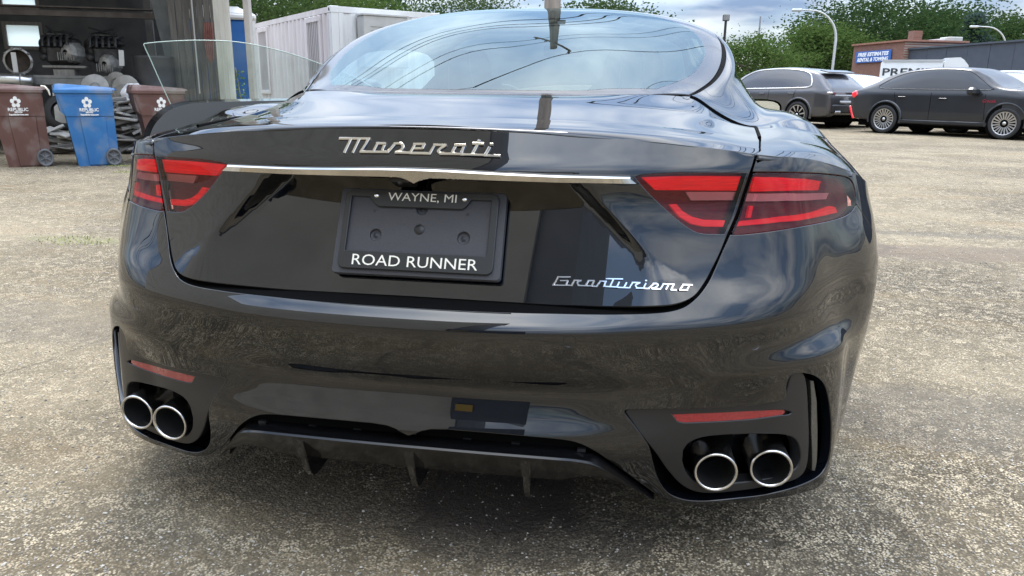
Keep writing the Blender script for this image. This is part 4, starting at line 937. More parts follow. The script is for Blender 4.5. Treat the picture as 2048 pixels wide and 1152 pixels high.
# ---- ground: worn gravelly asphalt
def ground_mat():
    m = mat('worn asphalt', (.3, .27, .23), .92); n = m.node_tree.nodes; l = m.node_tree.links; b = n['Principled BSDF']; b.inputs['Specular IOR Level'].default_value = .25
    t = n.new('ShaderNodeTexCoord'); O = t.outputs['Object']
    def N(sc_, det=4, rough=.6):
        a = n.new('ShaderNodeTexNoise'); a.inputs['Scale'].default_value = sc_; a.inputs['Detail'].default_value = det; a.inputs['Roughness'].default_value = rough; l.new(O, a.inputs['Vector']); return a.outputs['Fac']
    def ramp(f, stops):
        r = n.new('ShaderNodeValToRGB'); e = r.color_ramp.elements
        while len(e) < len(stops): e.new(.5)
        for q, (p, c) in zip(e, stops): q.position = p; q.color = (*c, 1) if len(c) == 3 else c
        l.new(f, r.inputs[0]); return r.outputs[0]
    def mixc(f, a, c, mode='MIX'):
        x = n.new('ShaderNodeMix'); x.data_type = 'RGBA'; x.blend_type = mode
        if isinstance(f, float): x.inputs['Factor'].default_value = f
        else: l.new(f, x.inputs['Factor'])
        for k, v in (('A', a), ('B', c)):
            if isinstance(v, tuple): x.inputs[k].default_value = (*v, 1)
            else: l.new(v, x.inputs[k])
        return x.outputs['Result']
    v = n.new('ShaderNodeTexVoronoi'); v.inputs['Scale'].default_value = 170; l.new(O, v.inputs['Vector'])
    v2 = n.new('ShaderNodeTexVoronoi'); v2.inputs['Scale'].default_value = 70; l.new(O, v2.inputs['Vector'])
    g = n.new('ShaderNodeSeparateColor'); l.new(v.outputs['Color'], g.inputs[0]); g2 = n.new('ShaderNodeSeparateColor'); l.new(v2.outputs['Color'], g2.inputs[0])
    stone = ramp(g.outputs[0], [(0, (0.062, 0.051, 0.035)), (.38, (0.185, 0.154, 0.106)), (.72, (0.359, 0.300, 0.207)), (1, (0.738, 0.625, 0.447))])
    stone2 = ramp(g2.outputs[0], [(0, (0.084, 0.070, 0.047)), (.55, (0.252, 0.209, 0.144)), (.85, (0.403, 0.338, 0.235)), (1, (0.694, 0.585, 0.418))])
    col = mixc(ramp(N(30, 3), [(.42, (0, 0, 0)), (.58, (1, 1, 1))]), stone, stone2)
    v3 = n.new('ShaderNodeTexVoronoi'); v3.inputs['Scale'].default_value = 27; l.new(O, v3.inputs['Vector']); g3 = n.new('ShaderNodeSeparateColor'); l.new(v3.outputs['Color'], g3.inputs[0])
    col = mixc(ramp(g3.outputs[1], [(.0, (.75, .75, .75)), (.30, (0, 0, 0)), (1, (0, 0, 0))]), col, (0.095, 0.078, 0.054)); col = mixc(ramp(g3.outputs[2], [(.72, (0, 0, 0)), (1, (.75, .75, .75))]), col, (0.649, 0.546, 0.384))
    # dark binder between the stones
    bind = ramp(v.outputs['Distance'], [(.30, (0, 0, 0)), (.66, (1, 1, 1))]); col = mixc(bind, col, (0.070, 0.058, 0.040))
    # large worn patches, tyre-swept streaks and damp areas
    col = mixc(ramp(N(.55, 8, .65), [(.40, (.0, .0, .0)), (.70, (.50, .50, .50))]), col, (0.447, 0.371, 0.250))
    col = mixc(ramp(N(1.3, 9, .72), [(.50, (0, 0, 0)), (.70, (.62, .62, .62))]), col, (0.129, 0.105, 0.071))
    mp = n.new('ShaderNodeMapping'); mp.inputs['Scale'].default_value = (.35, 1.6, 1); mp.inputs['Rotation'].default_value = (0, 0, R(12)); l.new(O, mp.inputs[0])
    st_ = n.new('ShaderNodeTexNoise'); st_.inputs['Scale'].default_value = 1.1; st_.inputs['Detail'].default_value = 9; st_.inputs['Roughness'].default_value = .7; l.new(mp.outputs[0], st_.inputs['Vector'])
    col = mixc(ramp(st_.outputs['Fac'], [(.52, (0, 0, 0)), (.72, (0.692, 0.540, 0.316))]), col, (0.213, 0.149, 0.074))
    # cracks
    wv = n.new('ShaderNodeTexNoise'); wv.inputs['Scale'].default_value = 1.3; wv.inputs['Detail'].default_value = 6; l.new(O, wv.inputs['Vector'])
    vm_ = n.new('ShaderNodeVectorMath'); vm_.operation = 'MULTIPLY_ADD'; vm_.inputs[1].default_value = (.9, .9, 0); l.new(wv.outputs['Color'], vm_.inputs[0]); l.new(O, vm_.inputs[2])
    ck = n.new('ShaderNodeTexVoronoi'); ck.feature = 'DISTANCE_TO_EDGE'; ck.inputs['Scale'].default_value = .75; l.new(vm_.outputs[0], ck.inputs['Vector'])
    crack = ramp(ck.outputs['Distance'], [(0, (1, 1, 1)), (.006, (.5, .5, .5)), (.013, (0, 0, 0))])
    cm = n.new('ShaderNodeMath'); cm.operation = 'MULTIPLY'; l.new(crack, cm.inputs[0]); l.new(ramp(N(.8, 5), [(.5, (0, 0, 0)), (.62, (.75, .75, .75))]), cm.inputs[1])
    col = mixc(cm.outputs[0], col, (.07, .065, .058))
    # oil stain under the tail
    sp = n.new('ShaderNodeSeparateXYZ'); l.new(O, sp.inputs[0])
    c0 = on_ground((985, 1020)); 
    def math_(op, a, c=None):
        x = n.new('ShaderNodeMath'); x.operation = op
        for i, q in enumerate((a, c)):
            if q is None: continue
            if isinstance(q, (int, float)): x.inputs[i].default_value = q
            else: l.new(q, x.inputs[i])
        return x.outputs[0]
    def blob(cx, cy, rx, ry, wob, f=5):
        dx = math_('DIVIDE', math_('SUBTRACT', sp.outputs[0], float(cx)), rx); dy = math_('DIVIDE', math_('SUBTRACT', sp.outputs[1], float(cy)), ry)
        d = math_('SQRT', math_('ADD', math_('MULTIPLY', dx, dx), math_('MULTIPLY', dy, dy)))
        return ramp(math_('ADD', d, math_('MULTIPLY', math_('SUBTRACT', N(f, 8, .65), .5), wob)), [(.70, (.9, .9, .9)), (1.0, (0, 0, 0))])
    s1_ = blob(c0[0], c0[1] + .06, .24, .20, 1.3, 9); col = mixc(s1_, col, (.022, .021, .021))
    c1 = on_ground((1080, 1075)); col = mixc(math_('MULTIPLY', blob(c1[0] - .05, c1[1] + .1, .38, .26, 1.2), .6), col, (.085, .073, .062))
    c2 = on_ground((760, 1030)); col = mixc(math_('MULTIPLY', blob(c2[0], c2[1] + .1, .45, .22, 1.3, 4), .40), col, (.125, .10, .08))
    for px_, rx_, ry_, am, cl in (((1890, 505), 1.5, .30, .65, (.15, .118, .092)), ((1900, 470), 1.0, .12, .5, (.10, .092, .08)), ((470, 470), 1.3, .25, .35, (.14, .12, .10)), ((90, 640), .9, .3, .3, (.15, .135, .115)), ((1850, 830), .5, .3, .4, (.12, .108, .094)), ((160, 480), .5, .12, .35, (.20, .21, .10))):
        cp_ = on_ground(px_); col = mixc(math_('MULTIPLY', blob(cp_[0], cp_[1], rx_, ry_, 1.5, 3), am), col, cl)
    l.new(col, b.inputs['Base Color'])
    h1 = math_('MULTIPLY', v.outputs['Distance'], -.9); h2 = math_('MULTIPLY', v2.outputs['Distance'], -.8)
    hh = math_('ADD', math_('ADD', h1, h2), math_('MULTIPLY', N(60, 6), .8)); hh = math_('ADD', hh, math_('MULTIPLY', crack, -1.2))
    bp_ = n.new('ShaderNodeBump'); bp_.inputs['Strength'].default_value = .85; bp_.inputs['Distance'].default_value = .004; l.new(hh, bp_.inputs['Height']); l.new(bp_.outputs[0], b.inputs['Normal'])
    rr = ramp(s1_, [(0, (.92, .92, .92)), (1, (.45, .45, .45))]); l.new(rr, b.inputs['Roughness'])
    return m
vs = []; fs = []
gx = [-400, -60, -20, -8, -3, 0, 3, 8, 20, 60, 400]; gy = [-400, -60, -20, -6, -2, 0, 2, 6, 12, 25, 60, 150, 900]
for y in gy:
    for x in gx: vs.append((x, y, 0))
for j in range(len(gy) - 1):
    for i in range(len(gx) - 1): fs.append((j * len(gx) + i, j * len(gx) + i + 1, (j + 1) * len(gx) + i + 1, (j + 1) * len(gx) + i))
tag(mesh('ground', vs, fs, ground_mat()), kind='structure')
# loose stones
def pebbles():
    base_ = np.array([(1, 0, 0), (-1, 0, 0), (0, 1, 0), (0, -1, 0), (0, 0, 1), (0, 0, -1)], float); F8 = [(0, 2, 4), (2, 1, 4), (1, 3, 4), (3, 0, 4), (2, 0, 5), (1, 2, 5), (3, 1, 5), (0, 3, 5)]
    vs = []; fs = []; n = 0
    while n < 26000:
        px = (RNG.uniform(-150, 2200), RNG.uniform(330, 1260) if RNG.random() < .6 else RNG.uniform(250, 600)); g = on_ground(px)
        if np.hypot(g[0], g[1]) > 14: continue
        if abs(g[0]) < .95 and 0 < g[1] < 4.9 and RNG.random() < .7: continue
        r_ = .0015 + .0034 * RNG.random() ** 4 + .00040 * np.hypot(*(g[:2] - CAM[:2])); th = RNG.uniform(0, 6.28); c_, s_ = math.cos(th), math.sin(th)
        q = base_ * (RNG.uniform(.6, 1.25, (6, 1))) * [1, .8, .55] * r_; q = np.stack([q[:, 0] * c_ - q[:, 1] * s_, q[:, 0] * s_ + q[:, 1] * c_, q[:, 2] + r_ * .35], -1) + [g[0], g[1], 0]
        b = len(vs); vs += q.tolist(); fs += [(a + b, c + b, d + b) for a, c, d in F8]; n += 1
    m = noise_mat('loose stone', (.15, .14, .12), (.60, .56, .49), 45, .85, lo=.35, hi=.65, detail=2)
    tag(mesh('loose_gravel', vs, fs, m), 'loose light grey grit scattered over the worn asphalt', 'gravel', kind='stuff')
pebbles()
def grass_tuft(px, n, spread, label):
    g = on_ground(px); mb = MB()
    for i in range(n):
        a = RNG.uniform(0, 6.28); rr = spread * math.sqrt(RNG.random()); x, y = g[0] + rr * math.cos(a) * 1.6, g[1] + rr * math.sin(a); h = RNG.uniform(.006, .02); t = RNG.uniform(0, 6.28); dx, dy = math.cos(t) * .012, math.sin(t) * .012
        mb.add([(x - dy * .3, y + dx * .3, 0), (x + dy * .3, y - dx * .3, 0), (x + dx, y + dy, h)], [(0, 1, 2)])
    o = mb.build('weeds', noise_mat('weed green', (.20, .24, .06), (.34, .36, .12), 20, .8)); tag(o, label, 'weeds', kind='stuff')
grass_tuft((150, 482), 150, .16, 'thin yellow-green weeds in a crack of the open asphalt')
grass_tuft((240, 332), 160, .10, 'small weeds at the foot of the blue wheeled bin')
grass_tuft((255, 345), 120, .12, 'wisp of weeds trailing out from the scrap board heap')

# ---- wheeled bins
def wheeled_bin(label, name, px, rz, c1, c2, with_lid_open=False, wheel_rt=True):
    g = on_ground(px); root = thing(name, label, 'bin', (g[0], g[1], 0), rz, 'household wheeled bins by the shed'); root.scale = (.77, .93, .94)
    m = noise_mat(name + ' plastic', c1, c2, 3.5, .55, bump=.12, bscale=120, dirt=((.27, .25, .23), 3.3, .55)); k = .00113
    prof = [(905, 1062), (1440, 1056), (1434, 470), (1430, 215), (1428, 205), (722, 205), (722, 225), (742, 340), (760, 420), (815, 470), (850, 700)]
    P = [((x - 1170) * k, (1062 - y) * k) for x, y in prof]; mb = MB(); n = len(P); vs = []
    for sy in (-1, 1):
        for x, z in P:
            hd = .275 + .055 * z / .95; vs.append((x, sy * hd, z))
    mb.add(vs, [tuple(range(n)), tuple(range(2 * n - 1, n - 1, -1))] + [(i, n + i, n + (i + 1) % n, (i + 1) % n) for i in range(n)])
    body_ = mb.build('bin_body', m, root)
    # raised middle panel and ledge under the rim
    pz_ = [((x - 1170) * k, (1062 - y) * k) for x, y in ((1040, 1045), (1325, 1045), (1325, 480), (985, 480))]
    for sy in (-1,):
        vs = []
        for o_ in (0.0, .014):
            for x, z in pz_: vs.append((x + (.012 if o_ else 0) * (1 if x < 0.05 else -1), sy * (.276 + .055 * z / .95 + o_), z - (.01 if o_ and z > .3 else 0)))
        mesh('raised_panel', vs, [(4, 5, 6, 7), (0, 1, 5, 4), (1, 2, 6, 5), (2, 3, 7, 6), (3, 0, 4, 7)], m, root)
        lv = [((x - 1170) * k, (1062 - y) * k) for x, y in ((818, 470), (1436, 470), (1436, 250), (748, 250))]; vs = []
        for o_ in (0.0, .012):
            for x, z in lv: vs.append((x, sy * (.276 + .055 * z / .95 + o_), z))
        mesh('upper_band', vs, [(4, 5, 6, 7), (0, 1, 5, 4), (1, 2, 6, 5), (2, 3, 7, 6), (3, 0, 4, 7)], m, root)
    MB().box(((1075 - 1170) * k, 0, (1062 - 188) * k), ((1462 - 712) * k, .70, .052), bev=.008).build('rim', m, root)
    lid_ = MB(); vs = []
    for x, z, hd in ((705, 165, .345), (712, 128, .34), (730, 106, .30), (790, 100, .29), (1180, 122, .29), (1420, 138, .30), (1478, 152, .335), (1482, 172, .345)):
        vs += [((x - 1170) * k, -hd, (1062 - z) * k), ((x - 1170) * k, hd, (1062 - z) * k)]
    lid_.add(vs, [(2 * i, 2 * i + 2, 2 * i + 3, 2 * i + 1) for i in range(7)] + [tuple(range(0, 16, 2))[::-1], tuple(range(1, 16, 2))]); lid_.build('bin_lid', m, root)
    MB().tube([((1455 - 1170) * k, -.22, (1062 - 150) * k), ((1500 - 1170) * k, -.22, (1062 - 165) * k), ((1500 - 1170) * k, .22, (1062 - 165) * k), ((1455 - 1170) * k, .22, (1062 - 150) * k)], .013, 8).build('handle', m, root)
    gm = noise_mat('bin wheel plastic', (.10, .105, .115), (.15, .155, .165), 9, .6)
    for sy in (-1, 1):
        c_ = ((1370 - 1170) * k, sy * .315, .118); w_ = MB().lathe([(.0001, .02), (.02, .03), (.03, .012), (.085, .008), (.09, .03), (.116, .03), (.118, .02), (.118, -.02), (.0001, -.02)], c_, (0, sy, 0), 28).build('wheel', gm, root)
        for i in range(6):
            a = math.pi / 3 * i + .5; MB().bar((c_[0] + .02 * math.cos(a), c_[1] + sy * .014, c_[2] + .02 * math.sin(a)), (c_[0] + .092 * math.cos(a), c_[1] + sy * .014, c_[2] + .092 * math.sin(a)), .011, 6).build('spoke', gm, w_)
    MB().bar(((1370 - 1170) * k, -.31, .118), ((1370 - 1170) * k, .31, .118), .012, 8).build('axle', gm, root)
    # printed flower emblem and words on the side
    W = mat('white print', (.82, .82, .80), .6); ez = (1062 - 315) * k; ex = (1102 - 1170) * k; ey = -(.276 + .055 * ez / .95 + .0135)
    for i in range(5):
        a = math.pi / 2 + 2 * math.pi * i / 5; cx, cz = ex + .047 * math.cos(a), ez + .047 * math.sin(a)
        mesh('emblem_petal', [(cx + .0285 * math.cos(t), ey - .0003 * i - .0005 - .058 * (cz + .0285 * math.sin(t) - ez), cz + .0285 * math.sin(t)) for t in np.linspace(0, 2 * math.pi, 16, endpoint=False)], [tuple(range(16))[::-1]], W, root)
    st = [(ex + (.026 if i % 2 == 0 else .012) * math.cos(math.pi / 2 + math.pi * i / 5), ey - .0045, ez + (.026 if i % 2 == 0 else .012) * math.sin(math.pi / 2 + math.pi * i / 5)) for i in range(10)]
    mesh('emblem_star', st + [(ex, ey - .0022, ez)], [((i + 1) % 10, i, 10) for i in range(10)], m, root)
    for t_, sz, dy in (('REPUBLIC', .058, -.095), ('SERVICES', .026, -.128), ('RepublicServices.com', .030, -.158)):
        text_mesh(t_, sz, 'lettering', W, root, frame((ex + .02, ey - .001, ez + dy), (1, 0, 0), (0, .06, 1)), depth=.0004, sx=1.12 if sz > .05 else 1., offset=.0012)
    return root
BROWN1, BROWN2 = (.108, .050, .040), (.135, .066, .055)
wheeled_bin('brown wheeled bin with a pale strip hanging from its lid, left of the blue bin', 'brown_bin', (62, 330), R(41), BROWN1, BROWN2)
wheeled_bin('blue wheeled recycling bin with white flower emblem', 'blue_bin', (197, 328), R(41), (.022, .13, .35), (.038, .18, .42))
bb = wheeled_bin('brown wheeled bin standing behind the open car door, a white rag beside it', 'brown_bin', (338, 322), R(41), BROWN1, BROWN2)
o = on_ground((62, 330)); mb = MB(); e1 = at_dist((82, 172), math.hypot(*(o[:2] - CAM[:2])) - .36); 
tag(MB().tube([tuple(e1), tuple(e1 + [.05, 0, -.005]), tuple(e1 + [.085, .01, -.05]), tuple(e1 + [.10, .01, -.11])], [.012, .013, .012, .009], 6).build('pale_strip', mat('pale cloth', (.72, .68, .58), .8)), 'pale strip of cloth hanging over the brown bin rim', 'cloth')

# ---- open-fronted shed
SA = R(23); SX = np.array([math.cos(SA), math.sin(SA), 0]); SY = np.array([-math.sin(SA), math.cos(SA), 0]); q0 = at_dist((205, 176), 11.9); SO = np.array([q0[0], q0[1], 0]) + SY * .9
shed = thing('open_shed', 'open-fronted workshop shed with pale post, dark inside behind the wheeled bins', 'shed', tuple(SO), SA)
def sh(px, depth):
    """pixel -> (x, z) in the shed's frame on a plane `depth` behind its front"""
    d = ray(px); P0 = SO + SY * depth; t = ((P0 - CAM) @ SY) / (d @ SY); q = CAM + d * t - SO; return q @ SX, q[2]
xr0 = sh((430, 100), 0)[0]; xr1 = sh((466, 100), 0)[0]; XL = -4.2; DP = 3.6; HT = 3.5
CONC = noise_mat('weathered post', (.46, .44, .38), (.58, .56, .50), 4, .85, bump=.3, bscale=25, dirt=((.20, .19, .16), 5, .5), stretch=(1, 1, .25))
DARKW = noise_mat('dark grey wall', (.085, .088, .09), (.13, .13, .13), 3, .9, bump=.2, bscale=18)  # dark grey mottle over the shed's inner walls
BOARD = noise_mat('grey boards', (.20, .19, .17), (.30, .285, .26), 5, .85, stretch=(6, 6, .4))
MB().box(((xr0 + xr1) / 2, .06, HT / 2), (xr1 - xr0 - .03, .12, HT), bev=.012).build('corner_post', CONC, shed)
for i in range(3): MB().box((xr0 + .035 + i * .07, -.018, HT / 2), (.012, .012, HT)).build('post_batten', CONC, shed)
bw = []; wx0, wz0 = sh((14, 95), DP); wx1, wz1 = sh((76, 48), DP); ux0, uz0 = sh((9, 16), DP); ux1, uz1 = sh((72, -16), DP)
wx0, wx1 = min(wx0, ux0), max(wx1, ux1)
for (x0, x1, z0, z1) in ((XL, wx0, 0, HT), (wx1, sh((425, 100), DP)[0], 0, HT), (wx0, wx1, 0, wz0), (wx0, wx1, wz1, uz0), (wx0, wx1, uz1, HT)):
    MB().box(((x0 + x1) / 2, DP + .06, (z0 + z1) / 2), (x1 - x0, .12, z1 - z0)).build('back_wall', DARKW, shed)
FROST = bpy.data.materials.new('frosted pane'); FROST.use_nodes = True; nn_ = FROST.node_tree.nodes; nn_.clear(); o_ = nn_.new('ShaderNodeOutputMaterial'); t_ = nn_.new('ShaderNodeBsdfTranslucent'); t_.inputs[0].default_value = (.80, .92, .90, 1); d_ = nn_.new('ShaderNodeBsdfTransparent'); d_.inputs[0].default_value = (.75, .85, .84, 1); mx_ = nn_.new('ShaderNodeMixShader'); mx_.inputs[0].default_value = .35
FROST.node_tree.links.new(t_.outputs[0], mx_.inputs[1]); FROST.node_tree.links.new(d_.outputs[0], mx_.inputs[2]); FROST.node_tree.links.new(mx_.outputs[0], o_.inputs[0])
for z0, z1 in ((wz0, wz1), (uz0, uz1)):
    w_ = mesh('window_pane', [(wx0 + .01, DP + .03, z0 + .01), (wx1 - .01, DP + .03, z0 + .01), (wx1 - .01, DP + .03, z1 - .01), (wx0 + .01, DP + .03, z1 - .01)], [(0, 1, 2, 3)], FROST, shed)
    for a, b_2 in (((wx0, z0), (wx1, z0)), ((wx0, z1), (wx1, z1)), ((wx0, z0), (wx0, z1)), ((wx1, z0), (wx1, z1))):
        MB().box(((a[0] + b_2[0]) / 2, DP - .01, (a[1] + b_2[1]) / 2), (abs(b_2[0] - a[0]) + .06, .05, abs(b_2[1] - a[1]) + .06) if a[1] == b_2[1] else (.06, .05, abs(b_2[1] - a[1]) - .06)).build('window_frame', BOARD, w_)
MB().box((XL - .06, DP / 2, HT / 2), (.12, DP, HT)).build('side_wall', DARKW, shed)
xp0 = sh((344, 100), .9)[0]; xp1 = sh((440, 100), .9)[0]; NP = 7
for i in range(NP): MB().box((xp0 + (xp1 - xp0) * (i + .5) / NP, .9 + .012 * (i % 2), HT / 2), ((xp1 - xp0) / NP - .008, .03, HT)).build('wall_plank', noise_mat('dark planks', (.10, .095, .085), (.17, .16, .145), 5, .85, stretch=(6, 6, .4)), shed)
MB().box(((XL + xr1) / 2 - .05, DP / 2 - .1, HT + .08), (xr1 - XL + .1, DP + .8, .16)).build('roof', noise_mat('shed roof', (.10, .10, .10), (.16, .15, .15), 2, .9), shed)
bx, bz = sh((150, 28), 2.2); MB().box(((XL + xr0) / 2, 2.2, bz), (xr0 - XL, .12, .09)).build('beam', noise_mat('dusty beam', (.13, .115, .105), (.19, .17, .155), 6, .9), shed)
MB().box(((XL + xr0) / 2, 2.15, bz + .095), (xr0 - XL, .24, .02)).build('beam_flange', noise_mat('dusty beam', (.13, .115, .105), (.19, .17, .155)), shed)
a = sh((318, 0), 1.3); b = sh((362, 168), 1.3); v_ = Vector((b[0] - a[0], 0, b[1] - a[1])); rot = v_.to_track_quat('Z', 'Y').to_matrix(); c_ = ((a[0] + b[0]) / 2 - v_.x * .12, 1.3, (a[1] + b[1]) / 2 - v_.z * .12)
MB().box(c_, (.10, .25, v_.length * 1.25), rot, bev=.01).build('diagonal_brace', noise_mat('grey brace', (.13, .145, .15), (.19, .20, .20), 6, .8), shed)
for px_, w2, dpt in ((336, .10, 1.6), (300, .12, 3.2)):
    x, _ = sh((px_, 60), dpt); MB().box((x, dpt, HT / 2), (w2, .12, HT)).build('inner_post', noise_mat('inner post', (.17, .165, .155), (.24, .23, .21), 5, .85), shed)
x, _ = sh((388, 60), .8); MB().bar((x, .8, .9), (x, .8, HT), .012, 8).build('conduit', mat('white conduit', (.5, .5, .48), .6), shed)
# workbench and what stands on it
def to_w(x, y, z): q = SO + SX * x + SY * y; return (q[0], q[1], z)
bt = sh((150, 152), 1.6)[1]; xa, xb = sh((-60, 150), 1.6)[0], sh((290, 150), 1.6)[0]
bench = thing('workbench', 'long steel workbench inside the shed carrying engines', 'workbench', to_w((xa + xb) / 2, 1.6, 0), SA)
GST = noise_mat('grey steel', (.17, .175, .17), (.25, .25, .24), 7, .6, metal=.2)
MB().box((0, 0, bt - .02), (xb - xa, 1.0, .04)).build('bench_top', GST, bench); MB().box((0, -.47, bt - .09), (xb - xa, .04, .10)).build('bench_rail', GST, bench)
for sx in (-1, -.33, .33, 1): MB().box((sx * (xb - xa) / 2 * .97, -.42, (bt - .14) / 2), (.07, .07, bt - .14)).build('leg', GST, bench)
OILY = noise_mat('oily cast iron', (.016, .017, .018), (.05, .05, .05), 12, .45, metal=.3, bump=.4, bscale=40); ALU = noise_mat('cast alloy', (.22, .22, .21), (.36, .355, .34), 14, .5, metal=.4, bump=.3, bscale=50)
def engine(label, px, seed, case_px):
    rg = random.Random(seed); x, z = sh(px, 1.5); root = thing('car_engine', label, 'engine', to_w(x, 1.5, bt + .16), SA + R(rg.uniform(-10, 10)), 'engines on the workbench')
    MB().box((0, 0, .16), (.42, .36, .30), bev=.05).build('engine_block', OILY, root); MB().box((0, 0, .36), (.50, .30, .12), bev=.04).build('cylinder_head', OILY, root)
    MB().box((-.02, .0, .47), (.36, .26, .10), bev=.04).build('intake', OILY, root)
    for i in range(5): MB().tube([(-.18 + i * .09, -.08, .45), (-.2 + i * .09, -.2, .42), (-.2 + i * .09, -.22, .28)], .026, 8).build('runner', OILY, root)
    for i in range(3): MB().lathe([(.0001, .02), (.05 + .02 * i, .02), (.06 + .02 * i, 0), (.06 + .02 * i, -.03)], (-.24, -.17 + .05 * i, .12 + .10 * i), (-.5, -1, 0), 16).build('pulley', OILY, root)
    cx, cz = sh(case_px, 1.35); cx -= x; cz -= bt + .16
    MB().lathe([(.04, -.02), (.10, 0), (.15, .06), (.165, .14), (.17, .22)], (cx, -.25, cz), (.35, 1, 0), 9, smooth=False).build('gear_casing', ALU, root)
    for i in range(8): MB().box((cx - .12 + i * .032, -.24 + .01 * (i % 2), cz - .06), (.010, .06, .12)).build('casing_rib', ALU, root)
    for i in range(6): MB().tube([(rg.uniform(-.25, .25), rg.uniform(-.2, .1), rg.uniform(.1, .3)), (rg.uniform(-.3, .3), -.24, rg.uniform(.25, .5)), (rg.uniform(-.25, .25), rg.uniform(-.1, .1), rg.uniform(.4, .6))], .014, 6).build('hose', RUBBER, root)
    return root
engine('oily black engine with pale grey gear casing on bench, propped on boards', (128, 120), 3, (140, 105)); engine('dark greasy engine with a white tag hanging, next to the boarded engine', (218, 122), 5, (212, 128))
for px_, w2, h2, lab in (((134, 134), .62, .035, 'long grey board propping the oily engine with the grey casing'), ((134, 146), .30, .10, 'short timber block under the long board on the bench')):
    x, z = sh(px_, 1.45); tag(MB().box((0, 0, 0), (w2, .3, h2), bev=.004).build('timber_block', BOARD), lab, 'timber'); ob = C.objects[-1]; ob.location = to_w(x, 1.45, z); ob.rotation_euler = (0, 0, SA)
x, z = sh((243, 116), 1.1); ob = tag(MB().box((0, 0, 0), (.075, .006, .24), bev=.002).build('white_tag', mat('white card', (.72, .72, .70), .7)), 'white card tag hanging on the dark greasy engine', 'tag'); ob.location = to_w(x, 1.1, z); ob.rotation_euler = (0, R(3), SA)
x, z = sh((36, 122), 1.4); ob = thing('bell_housing', 'open round gearbox bell housing with bright rim standing on the bench', 'gearbox', to_w(x, 1.4, bt), SA)
mb = MB(); rr = .19; prof = [(rr - .02, .02), (rr, .0), (rr + .015, .0), (rr + .012, -.03), (rr - .03, -.16), (.10, -.30), (.08, -.55)]
mb.lathe(prof, (0, 0, rr + .02), (.15, -1, 0), 30); mb.build('casing', noise_mat('bright alloy', (.42, .42, .40), (.62, .61, .58), 20, .4, metal=.5), ob)
MB().lathe([(.0001, -.10), (.165, -.10), (.17, -.02)], (0, 0, rr + .02), (.15, -1, 0), 24).build('inner_face', noise_mat('rusty inner', (.05, .04, .033), (.10, .075, .055), 14, .8), ob)
MB().box((-.03, -.06, rr), (.07, .01, .30)).build('paper_label', mat('white card', (.72, .72, .70)), ob)
for i in range(10):
    a = 2 * math.pi * i / 10; MB().lathe([(.0001, .02), (.018, .02), (.02, -.02)], ((rr + .01) * math.cos(a), -.005, rr + .02 + (rr + .01) * math.sin(a)), (.15, -1, 0), 10).build('bolt_boss', ALU, ob)
x0, z0 = sh((-10, 160), 1.0); x1, _ = sh((66, 160), 1.0)
ob = thing('steel_cylinder', 'shiny steel cylinder lying across above the brown bin', 'cylinder', to_w((x0 + x1) / 2, 1.0, z0), SA); L_ = x1 - x0
MB().lathe([(.0001, -L_ / 2), (.09, -L_ / 2 + .01), (.10, -L_ / 2 + .05), (.10, L_ / 2 - .12), (.085, L_ / 2 - .10), (.085, L_ / 2), (.0001, L_ / 2)], (0, 0, 0), (1, 0, -.02), 26).build('shell', mat('polished steel', (.62, .63, .62), .28, .9), ob)
MB().lathe([(.101, -.012), (.108, 0), (.101, .012)], (L_ * .22, 0, 0), (1, 0, 0), 26).build('band', GST, ob)
MB().box((0, .05, -.16), (L_ * .9, .3, .06)).build('support_board', BOARD, ob)
MB().box((0, .05, (z0 - .19) / 2 - z0), (L_ * .6, .25, z0 - .19)).build('support_crate', BOARD, ob)
x, z = sh((308, 138), .75); ob = thing('steel_drum', 'black steel drum standing behind the right-hand brown bin', 'drum', to_w(x, .75, 0), SA)
MB().lathe([(.0001, .0), (.30, 0), (.30, .44), (.31, .46), (.30, .48), (.30, .92), (.31, .94), (.30, .96), (.30, 1.42), (.305, 1.45), (.28, 1.46), (.27, 1.42), (.0001, 1.42)], (0, 0, 0), (0, 0, 1), 30).build('barrel', noise_mat('black drum paint', (.018, .019, .021), (.035, .035, .037), 5, .5), ob)
for i, (px_, r_, dpt, ax, lab) in enumerate((((190, 174), .20, .55, (.1, -1, .3), 'pale round brake disc leaning behind the blue bin lid'), ((232, 168), .19, .70, (-.4, -1, .2), 'tilted pale ring-shaped disc leaning on the bench edge'), ((252, 178), .21, .45, (-.2, -1, .1), 'large pale disc standing between blue bin and brown bin'), ((248, 205), .26, .40, (-.6, -1, .0), 'big pale disc low between the bins with a dark middle'))):
    x, z = sh(px_, dpt); ob = thing('steel_disc', lab, 'disc', to_w(x, dpt, z), SA, 'steel discs stacked by the bins')
    MB().lathe([(r_ * (.45 if i in (1, 3) else .05), .006), (r_ - .01, .006), (r_, 0), (r_ - .01, -.006), (r_ * .45, -.006)], (0, 0, 0), ax, 32).build('plate', noise_mat('dull disc', (.22, .215, .20), (.32, .31, .29), 6, .5, metal=.3), ob)
    if i != 1: MB().lathe([(.0001, .03), (r_ * .32, .03), (r_ * .36, .005)], (0, 0, 0), ax, 20).build('hub', OILY if i == 3 else GST, ob)
